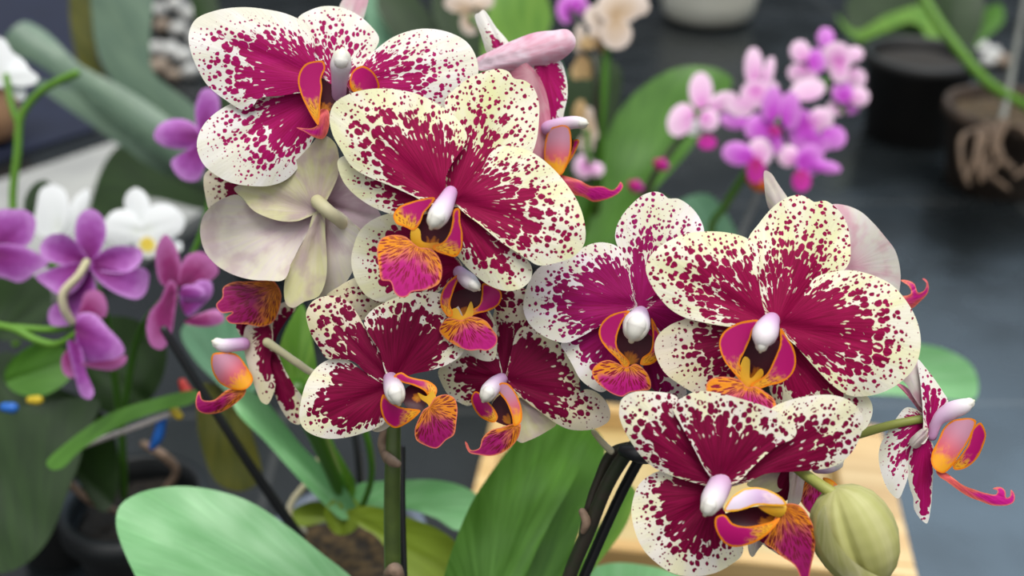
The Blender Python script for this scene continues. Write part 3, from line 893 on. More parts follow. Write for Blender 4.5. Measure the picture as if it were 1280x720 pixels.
piece(F, z, 'lateral_sepal', 'L', SD, (460, 230), [(460, 220), (600, 320), (780, 390), (870, 380), (900, 312), (940, 280), (1000, 290), (1060, 340), (1096, 410), (1090, 470), (1040, 507), (960, 530), (850, 526), (770, 492), (700, 442), (620, 382), (530, 310)],
      -1.0, k=(0.66, 0.97), cup=2)
piece(F, z, 'lateral_sepal', 'L', ('paley', 'spot'), (500, 300), [(540, 330), (620, 385), (700, 440), (765, 492), (700, 542), (600, 592), (545, 607), (500, 560), (490, 420)], 4, cup=-2)
throat(F, z, 'L', (480, 490), [(370, 370), (430, 310), (480, 360), (500, 430), (490, 500), (420, 490), (360, 450)], -1)
lobe(F, z, 'L', (390, 470), [(240, 335), (265, 292), (300, 305), (345, 355), (380, 395), (405, 450), (385, 482), (310, 458), (262, 405)], -3)
lobe(F, z, 'L', (520, 500), [(395, 275), (425, 238), (470, 245), (520, 310), (552, 400), (548, 480), (505, 505), (490, 440), (455, 355), (420, 310)], -5, mat='lobeo')
lip(F, z, 'L', (510, 500), [(290, 640), (310, 580), (360, 532), (430, 512), (500, 490), (543, 490), (537, 560), (500, 620), (430, 670), (360, 689), (290, 682), (228, 667), (203, 600), (216, 608), (240, 652)], -5, mat='lipd', tip=(300, 690), res=32)
column(F, z, [(627, 474, 1, 8), (619, 480, -3, 10), (612, 488, -6, 11), (609, 493, -7, 10)])
pedicel(F, [(632, 472, z + 3, 5), (600, 480, z + 12, 5), (560, 470, z + 22, 5)])

# ---- G: small lip between B and E
z = 286
Gf = flower(PL, 'flower', (577, 338), z, 'half hidden bloom below the big central one, showing its lip')
piece(Gf, z, 'petal', 'D', SP, (660, 490), [(340, 252), (250, 280), (190, 330), (160, 400), (147, 470), (165, 560), (220, 640), (290, 668), (400, 652), (520, 640), (620, 570), (670, 500), (610, 430), (460, 290)], 0.5, k=(0.70, 0.90), cup=2)
piece(Gf, z, 'lateral_sepal', 'I', SD, (1030, 0), [(235, 152), (320, 85), (400, 40), (550, 0), (800, -40), (1030, -20), (1000, 60), (820, 135), (600, 195), (510, 260), (460, 297), (390, 235)], 6, k=(0.35, 0.98), cup=2)
piece(Gf, z, 'petal', 'K', SD, (190, 110), [(190, 90), (300, 150), (420, 200), (560, 195), (620, 260), (610, 340), (530, 410), (430, 390), (380, 320), (290, 220)], 3.5, k=(0.45, 0.98))
piece(Gf, z, 'lateral_sepal', 'K', SP, (200, 130), [(160, 140), (250, 150), (330, 300), (390, 420), (400, 560), (380, 640), (300, 640), (200, 560), (120, 380), (110, 240)], 4.5, k=(0.7, 0.98))
throat(Gf, z, 'K', (190, 370), [(105, 260), (150, 220), (220, 200), (300, 210), (310, 280), (260, 340), (190, 380), (130, 340)], -1)
lobe(Gf, z, 'K', (110, 370), [(52, 300), (58, 230), (90, 170), (140, 125), (182, 103), (155, 160), (132, 220), (112, 300), (132, 360), (105, 375), (70, 342)], -3.5)
lobe(Gf, z, 'K', (210, 385), [(312, 170), (360, 176), (420, 212), (430, 250), (410, 300), (350, 337), (270, 357), (200, 392), (190, 370), (235, 335), (290, 300), (305, 240)], -3.5)
claw(Gf, z, 'K', (190, 330), [(100, 350), (150, 320), (190, 370), (240, 280), (255, 350), (215, 430), (200, 470), (160, 440), (120, 400)], -4)
lip(Gf, z, 'K', (190, 380), [(45, 460), (58, 420), (100, 382), (180, 395), (240, 372), (330, 398), (372, 450), (402, 500), (390, 550), (340, 582), (290, 577), (230, 582), (150, 552), (88, 512)], -5, tip=(270, 580))
column(Gf, z, [(574, 340, 1, 8), (579, 345, -3, 9), (586, 351, -6, 10.5), (593, 357, -7, 8)])
pedicel(Gf, [(575, 338, z + 3, 5), (555, 345, z + 16, 5), (530, 350, z + 26, 5)])

# ---- M: profile flower at the left
z = 308
Mf = flower(PL, 'flower', (312, 430), z, 'small sideways bloom at the lower left of the spike, lip to the left')
piece(Mf, z, 'petal', 'X', SD, (470, 120), [(350, 112), (400, 100), (472, 102), (485, 200), (472, 300), (497, 400), (482, 462), (456, 502), (428, 490), (400, 430), (366, 330), (340, 220)], 0, k=(0.62, 0.95), asym=0.25, cup=3)
piece(Mf, z, 'lateral_sepal', 'X', SD, (480, 240), [(458, 240), (500, 238), (540, 320), (592, 410), (632, 470), (622, 600), (578, 592), (530, 532), (490, 440), (466, 330)], 2, k=(0.7, 1.0), asym=-0.15)
piece(Mf, z, 'petal', 'X', SD, (490, 200), [(470, 110), (520, 0), (590, -10), (600, 20), (560, 70), (510, 150), (490, 200)], 4, k=(0.6, 1.0))
piece(Mf, z, 'lateral_sepal', 'X', SD, (340, 100), [(300, 100), (370, 95), (370, 150), (330, 165), (310, 140)], 3, k=(0.8, 1.0))
lobe(Mf, z, 'X', (340, 420), [(175, 300), (184, 250), (240, 242), (300, 250), (352, 310), (385, 380), (350, 425), (290, 428), (228, 402), (193, 360)], -2, mat='lobeo', cup=3)
lip(Mf, z, 'X', (340, 430), [(98, 500), (106, 450), (118, 435), (132, 478), (188, 480), (230, 448), (260, 428), (348, 422), (345, 450), (292, 502), (220, 542), (150, 549), (110, 532)], -1, mat='lipd', tip=(110, 500))
column(Mf, z, [(304, 430, 1, 8.5), (293, 431, 0, 8.5), (280, 432, -1, 9), (272, 429, -1, 7)])
pedicel(Mf, [(334, 428, z - 2, 6), (352, 440, z - 1, 5), (372, 454, z + 1, 5), (396, 468, z + 4, 4.5), (450, 480, z + 8, 4.5), (488, 500, z + 8, 5)])

# ---- a sepal tip of a flower hidden behind A
z = 318
Tf = flower(PL, 'flower', (430, 40), z, 'hidden bloom behind the topmost one, only a pale tip showing')
piece(Tf, z, 'dorsal_sepal', 'A', ('blush', 'back'), (1040, 260), [(1000, 60), (1040, -20), (1100, -60), (1180, -30), (1170, 60), (1140, 150), (1090, 270), (1020, 260)], 0, cup=2)
pedicel(Tf, [(432, 50, z + 1, 5), (440, 80, z + 6, 5), (455, 120, z + 8, 5)])

# ---- H: right plant, left bloom
z = 285
H = flower(PR, 'flower', (797, 392), z, 'bloom on the left of the dark spike, purple centred with white margins')
piece(H, z, 'petal', 'N', SQ, (760, 110), [(700, 150), (600, 195), (500, 258), (420, 302), (340, 337), (260, 325), (170, 280), (100, 212), (70, 130), (76, 60), (100, -30), (160, -120), (240, -160), (340, -190), (430, -245), (500, -275), (570, -280), (640, -260), (690, -210), (705, -130), (730, -30), (752, 60), (770, 110)],
      0, k=(0.56, 0.97), asym=0.0, cup=2.5, tilt=(-1, -1))
piece(H, z, 'dorsal_sepal', 'M', SQ, (790, 800), [(635, 380), (645, 310), (680, 240), (740, 170), (810, 115), (880, 96), (930, 110), (960, 137), (1020, 139), (1090, 180), (1150, 250), (1182, 330), (1180, 420), (1120, 540), (1000, 680), (860, 810), (770, 810), (730, 700), (700, 580), (660, 460)],
      2.5, k=(0.42, 1.10), cup=2, tilt=(0, -3), groove=-0.8, yel=0.45, pw=1.9)
piece(H, z, 'petal', 'N', SQ, (800, 110), [(790, 110), (880, 40), (1000, -60), (1120, -40), (1150, 100), (1100, 220), (1000, 270), (900, 290), (830, 220)], 1.5, k=(0.8, 1.1), cup=2)
piece(H, z, 'lateral_sepal', 'N', SQ, (760, 170), [(300, 345), (420, 285), (560, 215), (720, 150), (780, 250), (740, 380), (700, 470), (640, 560), (560, 640), (480, 610), (420, 560), (370, 470), (330, 400)], 2.5, k=(0.70, 0.92), cup=2)
piece(H, z, 'lateral_sepal', 'N', SQ, (800, 160), [(780, 180), (900, 250), (970, 400), (1060, 600), (1075, 650), (1010, 680), (930, 670), (850, 600), (800, 450)], 2.5, k=(0.62, 1.05), asym=-0.25)
throat(H, z, 'N', (720, 470), [(640, 270), (720, 240), (820, 270), (880, 330), (870, 430), (800, 470), (720, 480), (670, 400)], -1)
lobe(H, z, 'N', (700, 470), [(533, 275), (553, 215), (600, 170), (660, 148), (725, 142), (690, 190), (665, 240), (645, 310), (650, 370), (695, 420), (725, 460), (700, 500), (650, 440), (590, 382), (548, 325)], -4)
lobe(H, z, 'N', (800, 460), [(858, 185), (890, 240), (912, 300), (907, 380), (895, 440), (850, 472), (790, 470), (800, 430), (850, 390), (865, 300)], -3)
lip(H, z, 'N', (710, 470), [(492, 512), (520, 470), (590, 443), (650, 462), (700, 490), (760, 466), (820, 508), (852, 570), (850, 622), (790, 634), (720, 645), (680, 668), (620, 652), (560, 612), (508, 562)], -5, tip=(690, 665))
column(H, z, [(801, 391, 1, 9), (799, 397, -3, 13), (796, 405, -7, 17), (794, 411, -9, 16)])
pedicel(H, [(798, 393, z + 3, 5), (800, 410, z + 18, 5), (806, 440, z + 26, 5)])

# ---- I: right plant, big bloom facing the viewer
z = 271
I = flower(PR, 'flower', (962, 400), z, 'largest bloom at the right, facing straight out, cream with crisp maroon spots')
piece(I, z, 'petal', 'O', SP, (545, 620), [(24, 385), (48, 330), (100, 285), (180, 247), (280, 233), (380, 240), (450, 262), (490, 300), (502, 360), (500, 430), (512, 520), (530, 590), (545, 635), (440, 640), (330, 628), (250, 612), (190, 596), (130, 562), (85, 515), (48, 460)],
      0, k=(0.43, 1.02), asym=-0.04, cup=2.5, tilt=(0, -1))
piece(I, z, 'dorsal_sepal', 'O', SP, (570, 620), [(455, 270), (500, 200), (560, 130), (620, 90), (670, 79), (710, 94), (732, 109), (780, 104), (832, 140), (870, 200), (886, 290), (878, 370), (820, 430), (740, 490), (680, 560), (620, 630), (560, 640), (520, 590), (500, 470), (490, 350)],
      2.5, k=(0.34, 1.15), cup=2, tilt=(0, -3), groove=-0.8, yel=0.45, pw=1.9)
piece(I, z, 'petal', 'P', SP, (580, 260), [(590, 250), (640, 190), (700, 110), (735, 60), (790, 38), (880, 26), (970, 44), (1060, 88), (1120, 155), (1160, 225), (1180, 300), (1178, 370), (1155, 435), (1105, 490), (1040, 532), (960, 555), (880, 553), (810, 510), (740, 440), (660, 350), (590, 280)],
      0, k=(0.49, 1.0), asym=0.0, cup=2.5, tilt=(0, -1))
piece(I, z, 'lateral_sepal', 'P', SD, (545, 280), [(60, 355), (76, 300), (130, 255), (210, 230), (350, 235), (500, 240), (560, 280), (540, 400), (440, 540), (330, 575), (240, 548), (160, 502), (98, 450)], 3, k=(0.58, 0.98), cup=2)  # darker tan set puts this sepal's shade into its colour
piece(I, z, 'lateral_sepal', 'P', SP, (560, 280), [(560, 260), (660, 330), (780, 440), (890, 545), (955, 555), (978, 600), (972, 650), (940, 700), (850, 710), (700, 680), (580, 600), (530, 450)], 3, k=(0.60, 0.98), cup=2)
throat(I, z, 'P', (480, 510), [(430, 350), (500, 300), (590, 330), (580, 420), (540, 480), (480, 520), (430, 470), (410, 410)], -1)
lobe(I, z, 'P', (440, 500), [(333, 340), (345, 295), (390, 258), (440, 240), (500, 238), (475, 280), (462, 320), (440, 370), (420, 420), (450, 470), (462, 520), (440, 510), (400, 465), (352, 402)], -4)
lobe(I, z, 'P', (480, 515), [(592, 270), (620, 310), (645, 350), (657, 410), (642, 460), (600, 496), (540, 513), (480, 530), (465, 510), (530, 465), (565, 400), (588, 340)], -5)
claw(I, z, 'P', (470, 420), [(440, 390), (460, 400), (465, 480), (510, 440), (520, 460), (480, 510), (460, 545), (440, 520), (415, 480)], -4.5)
lip(I, z, 'P', (460, 500), [(278, 512), (298, 484), (350, 474), (420, 488), (452, 518), (485, 515), (530, 540), (566, 572), (572, 605), (540, 650), (450, 665), (360, 640), (300, 580)], -6, tip=(440, 665), tilt=(0, -2))
column(I, z, [(965, 400, 1, 10), (961, 406, -3, 13), (957, 415, -7, 16), (954, 422, -10, 14), (952, 432, -10, 8)])
pedicel(I, [(963, 400, z + 3, 5), (950, 420, z + 18, 5), (920, 450, z + 30, 5)])

# ---- L: bloom behind I, seen from the back
z = 298
Lf = flower(PR, 'flower', (1045, 330), z, 'pale blushed bloom turned away behind the largest one')
piece(Lf, z, 'petal', 'V', ('blush', 'spot'), (600, 640), [(480, 300), (520, 264), (600, 268), (690, 305), (765, 372), (832, 450), (893, 532), (922, 630), (926, 725), (890, 860), (760, 880), (620, 760), (540, 640), (480, 450)], 0, cup=-4, curl=2)
piece(Lf, z, 'dorsal_sepal', 'V', ('pale', 'spot'), (300, 420), [(123, 63), (160, 78), (202, 140), (252, 212), (330, 330), (340, 430), (260, 450), (180, 340), (140, 270), (120, 150)], -2, cup=2)
lip(Lf, z, 'W', (120, 260), [(140, 228), (170, 228), (192, 218), (184, 190), (150, 165), (168, 163), (205, 178), (222, 215), (240, 210), (252, 196), (254, 175), (238, 158), (250, 158), (263, 178), (262, 214), (226, 256), (195, 280), (150, 280)], 2, mat='lipm', res=30)
pedicel(Lf, [(1045, 330, z - 3, 5), (1020, 370, z - 2, 5), (980, 420, z + 3, 5), (920, 460, z + 5, 5)])

# ---- J: low right nodding bloom
z = 264
J = flower(PR, 'flower', (898, 598), z, 'nodding bloom lowest on the dark spike, next to the bud')
piece(J, z, 'dorsal_sepal', 'Q', SJ, (480, 460), [(280, 130), (335, 85), (400, 65), (480, 74), (580, 100), (700, 140), (785, 190), (816, 240), (800, 270), (740, 298), (690, 335), (620, 400), (560, 460), (480, 470), (430, 420), (370, 310), (315, 210)],
      -2, k=(0.56, 1.06), cup=2, asym=0.05, tilt=(0, 2), wave=1.0)
piece(J, z, 'petal', 'Q', SJ, (470, 455), [(48, 165), (60, 100), (110, 70), (200, 67), (290, 85), (330, 140), (380, 250), (440, 360), (490, 450), (450, 475), (360, 458), (280, 432), (200, 397), (140, 342), (90, 270), (62, 215)],
      0, k=(0.58, 1.08), cup=2, tilt=(0, 2))
piece(J, z, 'petal', 'Q', SJ, (520, 460), [(700, 145), (800, 100), (880, 85), (970, 82), (1042, 105), (1090, 150), (1106, 205), (1086, 270), (1060, 322), (1010, 372), (960, 396), (860, 410), (760, 416), (680, 424), (600, 460), (520, 475), (540, 400), (640, 260)],
      0, k=(0.60, 1.06), cup=2, asym=-0.06, tilt=(0, 2))
piece(J, z, 'lateral_sepal', 'R', SJ, (690, 190), [(150, 310), (165, 210), (200, 130), (270, 70), (350, 42), (450, 70), (560, 100), (680, 110), (730, 250), (790, 420), (865, 530), (852, 590), (790, 642), (700, 692), (600, 716), (500, 718), (400, 692), (310, 632), (230, 552), (180, 452)],
      2, k=(0.58, 0.98), cup=3, tilt=(0, -1))
piece(J, z, 'lateral_sepal', 'R', SJ, (800, 250), [(900, 300), (1000, 330), (1120, 340), (1200, 480), (1245, 650), (1160, 615), (1050, 555), (960, 480)], 3, k=(0.85, 1.0))
piece(J, z, 'lateral_sepal', 'R', ('pale', 'back'), (940, 450), [(900, 480), (960, 470), (995, 500), (960, 550), (925, 595), (905, 575)], 4)
throat(J, z, 'R', (1080, 370), [(740, 330), (850, 290), (1000, 270), (1110, 290), (1090, 370), (1000, 430), (880, 420), (780, 390)], -2)
lobe(J, z, 'R', (1110, 250), [(745, 298), (785, 220), (870, 160), (960, 150), (1060, 180), (1130, 232), (1142, 262), (1060, 268), (960, 262), (880, 288), (800, 305)], -6, mat='lobel')
lobe(J, z, 'R', (1040, 420), [(690, 340), (745, 325), (800, 380), (880, 400), (960, 390), (1040, 370), (1100, 345), (1050, 422), (960, 492), (880, 522), (800, 530), (740, 502), (700, 442), (683, 390)], -6)
claw(J, z, 'R', (1100, 290), [(960, 270), (1060, 265), (1140, 265), (1130, 320), (1090, 340), (1010, 310)], -5)
lip(J, z, 'S', (80, 330), [(0, 500), (40, 390), (100, 315), (180, 325), (232, 390), (266, 480), (262, 580), (244, 660), (228, 740), (215, 760), (190, 740), (150, 662), (80, 612), (20, 562), (-20, 535)], -4, mat='lipd', tip=(210, 740))
column(J, z, [(902, 601, 1, 14), (897, 612, -3, 15), (891, 624, -6, 15), (886, 634, -8, 11)])
pedicel(J, [(898, 598, z + 3, 5), (880, 580, z + 14, 5), (840, 565, z + 24, 5)])

# ---- N: bloom mostly hidden behind J
z = 292
Nf = flower(PR, 'flower', (990, 585), z, 'bloom hidden behind the nodding one, only slivers and an orange lip showing')
piece(Nf, z, 'petal', 'Q', ('paley', 'back'), (800, 400), [(600, 470), (640, 435), (720, 400), (800, 390), (780, 440), (740, 500), (690, 500)], 6, cup=-2)
piece(Nf, z, 'dorsal_sepal', 'Q', ('spotd', 'back'), (800, 400), [(760, 400), (830, 390), (800, 460), (770, 540), (720, 520)], 4, k=(0.9, 1.2))
piece(Nf, z, 'petal', 'Q', ('back', 'back'), (820, 400), [(790, 400), (850, 395), (845, 480), (825, 555), (780, 560), (785, 480)], 1, cup=2)
lip(Nf, z, 'Q', (900, 420), [(830, 430), (900, 450), (950, 520), (940, 570), (900, 610), (860, 580), (820, 510)], 3, mat='lip')
lip(Nf, z, 'Q', (860, 540), [(800, 520), (850, 510), (890, 580), (910, 680), (880, 720), (830, 640), (790, 560)], 5, mat='lip', basec=None) if False else None
column(Nf, z, [(1022, 584, 1, 8), (1035, 583, 0, 9), (1046, 579, 0, 8)])
lobe(Nf, z, 'Q', (960, 470), [(930, 440), (970, 450), (1005, 490), (1010, 520), (980, 510), (940, 480)], 2, mat='lobeo')
pedicel(Nf, [(990, 580, z + 2, 5), (960, 560, z + 6, 5), (900, 540, z + 8, 5)])

# ---- K: profile flower at the right edge
z = 284
K = flower(PR, 'flower', (1160, 535), z, 'bloom in profile at the far right, its thin lip curling outward')
piece(K, z, 'dorsal_sepal', 'T', ('spotw', 'back'), (590, 640), [(508, 112), (560, 168), (632, 260), (692, 350), (728, 420), (690, 470), (630, 560), (590, 660), (550, 725), (520, 722), (545, 600), (540, 450), (526, 290)], -1, k=(0.45, 1.0), asym=-0.2, cup=3, tilt=(2, 0))
piece(K, z, 'petal', 'T', ('blush', 'spotw'), (560, 480), [(500, 118), (520, 250), (548, 400), (560, 480), (520, 450), (470, 375), (420, 290), (385, 250), (440, 200)], 1, cup=2)
piece(K, z, 'petal', 'T', ('pinkd', 'spotw'), (560, 500), [(345, 285), (400, 298), (480, 365), (550, 460), (550, 530), (470, 425), (400, 342)], 2.5)
piece(K, z, 'lateral_sepal', 'U', SW, (560, -90), [(223, 200), (233, 100), (288, 0), (350, -100), (430, -180), (550, -120), (560, 0), (500, 90), (445, 160), (440, 300), (410, 400), (365, 482), (300, 432), (248, 320)], 2, k=(0.35, 0.85), cup=3, asym=-0.1)
piece(K, z, 'lateral_sepal', 'U', SW, (560, 20), [(435, 330), (448, 150), (490, 60), (570, 30), (620, 100), (622, 260), (612, 400), (602, 540), (572, 664), (535, 640), (480, 560), (473, 480), (448, 400)], 0.5, k=(0.78, 0.98), cup=2)
piece(K, z, 'petal', 'U', ('pale', 'back'), (560, 0), [(445, 60), (480, 20), (530, -20), (580, -30), (570, 40), (530, 100), (490, 120), (455, 100)], -1.5)
lobe(K, z, 'U', (760, 260), [(910, -30), (962, -68), (1000, 5), (998, 50), (978, 110), (945, 180), (890, 238), (830, 270), (770, 272), (760, 240), (810, 180), (870, 90)], -1)
lobe(K, z, 'U', (660, 280), [(655, 60), (690, -20), (750, -80), (820, -98), (900, -98), (930, -80), (905, 0), (860, 90), (800, 180), (745, 260), (690, 298), (630, 270), (604, 220), (610, 150)], -4, mat='lobeo', cup=3)
lip(K, z, 'U', (660, 290), [(638, 282), (700, 290), (770, 338), (840, 388), (920, 418), (1000, 443), (1075, 452), (1085, 425), (1050, 412), (1075, 400), (1115, 402), (1142, 430), (1148, 475), (1175, 468), (1182, 418), (1208, 450), (1205, 505), (1165, 530), (1100, 535), (1045, 532), (960, 502), (880, 472), (800, 422), (720, 362), (660, 322)], -3, mat='lipm', res=40, cup=0.5)
column(K, z, [(1165, 545, 1, 6), (1172, 525, 0, 8), (1188, 514, -1, 11), (1203, 508, -2, 10), (1211, 504, -2, 7)])
pedicel(K, [(1150, 524, z + 2, 5.5), (1115, 531, z + 3, 5.5), (1072, 543, z + 6, 6), (1010, 560, z + 10, 6), (900, 560, z + 10, 5)], 'pediceld')

# ---- the bud
z = 262
bud = flower(PR, 'flower_bud', (1049, 622), z, 'closed green bud with ribbed sides')
bx = W(1046, 610, z * MM); bt = W(1092, 732, z * MM + 0.002)
axis = bt - bx
Lb = axis.length
prof = [(0.0006, 0), (0.10 * Lb, 0.01 * Lb), (0.21 * Lb, 0.06 * Lb), (0.30 * Lb, 0.15 * Lb), (0.36 * Lb, 0.28 * Lb), (0.39 * Lb, 0.42 * Lb), (0.39 * Lb, 0.56 * Lb), (0.355 * Lb, 0.70 * Lb), (0.28 * Lb, 0.83 * Lb), (0.17 * Lb, 0.94 * Lb), (0.07 * Lb, 0.99 * Lb), (0.001, 1.0 * Lb)]
pp = []
for i in range(len(prof) - 1):
    for j in range(3):
        t = j / 3
        pp.append((prof[i][0] * (1 - t) + prof[i + 1][0] * t, prof[i][1] * (1 - t) + prof[i + 1][1] * t))
pp.append(prof[-1])
lathe('sepal', bud, M['bud'], bx, pp, 72, axis, squash=lambda a, t: 1 + 0.025 * math.cos(9 * a) * math.sin(math.pi * t) - 0.16 * math.exp(-((((a - 3.35 + math.pi) % (2 * math.pi)) - math.pi) / 0.10) ** 2) * math.sin(math.pi * t))
piece(bud, z, 'sepal', 'S', 'bud', (320, 320), [(272, 440), (290, 350), (320, 320), (335, 400), (370, 500), (440, 600), (540, 680), (640, 740), (600, 800), (450, 745), (345, 640), (288, 540)], -11.5, cup=4, thick=1.6, tilt=(4, 0), groove=0, label='outer sepal overlapping the bud')
pedicel(bud, [(985, 575, z + 10, 7), (1005, 592, z + 6, 7), (1028, 608, z + 2, 7.5), (1048, 622, z, 9)], 'pediceld')

# ---- spikes and stakes
def spike(parent, pts, mat):
    return ptube('spike', parent, M[mat], pts, seg=14, sub=8)


spike(PL, [(492, 800, 325, 10), (491, 720, 322, 10.5), (490, 640, 318, 10.5), (491, 580, 315, 10), (493, 520, 315, 8.5), (497, 460, 316, 7.5), (508, 380, 318, 7), (520, 310, 318, 7), (520, 250, 318, 6), (505, 190, 320, 6), (480, 140, 321, 5.5), (455, 115, 324, 5)], 'spike')
ptube('spike_node', PL, M['node'], [(482, 568, 313, 5), (489, 576, 311, 7), (497, 580, 310, 5)])
ptube('spike_node', PL, M['node'], [(484, 716, 318, 5), (494, 712, 316, 9), (500, 722, 318, 6)])
ptube('dead_bract', PL, M['node'], [(482, 540, 318, 7), (478, 556, 318, 6), (484, 574, 316, 6)])
spike(PR, [(690, 800, 318, 9), (712, 720, 314, 9), (735, 665, 310, 9), (757, 610, 306, 9), (782, 568, 302, 9), (805, 545, 298, 8), (812, 500, 304, 7), (815, 450, 308, 7), (830, 430, 308, 6), (880, 450, 306, 6), (930, 465, 303, 5)], 'spiked')
spike(PR, [(726, 690, 312, 6), (735, 640, 311, 6), (748, 600, 309, 6), (766, 566, 306, 7), (800, 556, 300, 6)], 'spiked')
ptube('pedicel', PR, M['pedicel'], [(742, 540, 300, 3.5), (752, 552, 302, 4), (764, 564, 304, 4.5)], seg=10)
ptube('spike_node', PR, M['node'], [(728, 640, 308, 5), (733, 652, 307, 6), (729, 664, 308, 4)])
ptube('stake', PR, M['black'], [(700, 790, 322, 7), (770, 630, 314, 7), (812, 552, 308, 7)], seg=10)
ptube('stake_clip', PR, M['black'], [(780, 563, 298, 8), (800, 568, 296, 12), (815, 572, 298, 8)], seg=10)

# ---- pots and leaves of the speckled plants
def pot(parent, base, r0, r1, h, mat, med=None, rim=0.004):
    b = Vector(base)
    lathe('pot', parent, mat, b, [(r0 * 0.9, 0.0), (r0, 0.001), (r1, h - 0.012), (r1 + rim, h - 0.011), (r1 + rim, h), (r1 - 0.001, h), (r1 - 0.0015, h - 0.01), (r1 - 0.003, h - 0.016), (0.001, h - 0.016)], 48)
    if med:
        rnd = random.Random(int(r1 * 1e5))
        lathe('growing_medium', parent, med, b + Vector((0, 0, h - 0.015)), [(r1 - 0.0025, 0)] + [((r1 - 0.003) * (1 - i / 8), 0.003 + 0.004 * rnd.random()) for i in range(1, 8)] + [(0.0008, 0.006)], 40,
              squash=lambda a, t: 1 + 0.08 * math.sin(5 * a + 9 * t) + 0.05 * math.sin(11 * a) if t > 0.05 else 1)


M['medium'] = mat_plain('bark_medium', (0.015, 0.010, 0.005), (0.10, 0.06, 0.02), 0.9, scale=200, bump=1.0)
M['mediumd'] = mat_plain('dark_medium', (0.010, 0.008, 0.006), (0.025, 0.018, 0.012), 0.9, scale=200, bump=1.0)
M['clearpot'] = mat_plain('grey_blue_pot', (0.16, 0.19, 0.24), (0.12, 0.14, 0.18), 0.3, scale=30)
M['darkpot'] = mat_plain('dark_pot', (0.006, 0.008, 0.010), (0.010, 0.012, 0.013), 0.5, scale=30)
hL = W(432, 672, 0.44).z
pot(PL, left_root, 0.020, 0.029, hL, M['clearpot'], M['medium'])
pot(PR, right_root, 0.028, 0.036, 0.085, M['darkpot'], M['medium'])


def leaf(parent, zoom, mat, base, pts, z, name='leaf', label=None, **kw):
    d = dict(cup=-4.0, curl=2.0, wave=1.5, groove=1.2, thick=1.6, res=26)
    d.update(kw)
    return piece(parent, z, name, zoom, mat, base, pts, 0.0, label, **d)


leaf(PL, 'n', 'leafp', (470, 790), [(145, 655), (150, 632), (172, 617), (215, 608), (260, 611), (310, 626), (360, 658), (400, 690), (440, 722), (480, 770), (470, 810), (380, 830), (280, 810), (200, 765), (162, 705)], 362, tilt=(3, -8), tip=(150, 640), label='broad pale green leaf', cup=3)
leaf(PL, '5', 'leafp', (470, 380), [(470, 330), (510, 262), (600, 248), (740, 240), (900, 240), (1030, 270), (1120, 330), (1140, 420), (1060, 480), (1000, 492), (900, 432), (780, 392), (640, 385), (540, 390), (470, 400)], 432, tilt=(-8, -10), tip=(1100, 400), label='pale arching leaf')
leaf(PL, '5', 'leafy', (470, 420), [(460, 400), (540, 370), (640, 385), (800, 440), (920, 490), (1000, 560), (990, 660), (930, 740), (760, 740), (690, 640), (600, 520), (520, 470)], 418, tilt=(-8, -6), tip=(960, 700), label='yellow green leaf')
leaf(PL, 'n', 'leafp', (435, 640), [(288, 492), (310, 488), (332, 502), (380, 560), (428, 606), (446, 640), (430, 650), (410, 635), (375, 600), (330, 550), (296, 515)], 425, tilt=(2, 2), tip=(290, 495), fold=-3)
leaf(PL, '5', 'leafb', (450, 320), [(300, -20), (350, -10), (400, 80), (460, 180), (500, 260), (480, 340), (420, 330), (390, 230), (340, 110)], 425, tip=(310, 0), label='upright bright green leaf')
leaf(PL, 'n', 'leafy', (430, 655), [(405, 640), (425, 620), (445, 625), (452, 650), (440, 665), (420, 668)], 424, tip=(430, 620))
leaf(PL, '5', 'leafy', (430, 420), [(180, 400), (240, 360), (330, 350), (420, 400), (400, 430), (300, 460), (220, 470)], 440, tip=(190, 420))
leaf(PL, 'n', 'leafb', (372, 480), [(345, 470), (352, 425), (364, 398), (377, 380), (386, 400), (391, 430), (396, 465), (390, 490), (372, 500), (355, 495)], 380, tip=(376, 380), label='bright green leaf tip')
ptube('leaf_stalk', PL, M['leafm'], [(372, 490, 381, 18), (395, 540, 400, 12), (425, 610, 424, 10)], seg=10)
leaf(PR, '6', 'leafc', (250, 1000), [(20, 900), (60, 719), (110, 560), (200, 350), (290, 210), (380, 90), (480, -20), (640, -60), (790, -30), (808, 20), (760, 130), (690, 280), (610, 420), (520, 600), (450, 760), (380, 900), (250, 1000)], 360, tilt=(-2, -4), tip=(800, -10), cup=-7, groove=1.5, label='lit left half of the tall broad leaf')
leaf(PR, '6', 'leafm', (430, 1000), [(660, 0), (780, -30), (862, 50), (850, 180), (770, 400), (690, 640), (640, 760), (540, 940), (430, 1000), (330, 900), (440, 640), (600, 340)], 371, tilt=(3, -4), tip=(840, 0), cup=3, groove=1.0, label='shaded right half of the tall broad leaf')  # other half of the same leaf, its shade painted as darker green
leaf(PR, '6', 'leafb', (560, 900), [(1015, 290), (960, 250), (930, 330), (860, 430), (800, 520), (740, 640), (680, 800), (640, 900), (720, 900), (790, 720), (860, 620), (930, 530), (985, 430)], 372, tilt=(-2, -4), tip=(1010, 290))
leaf(PR, '6', 'leafp', (900, 1100), [(700, 760), (780, 690), (900, 655), (1060, 665), (1200, 700), (1300, 760), (1280, 900), (1100, 1000), (900, 1000), (720, 900)], 400, tilt=(0, -6), tip=(1000, 660))

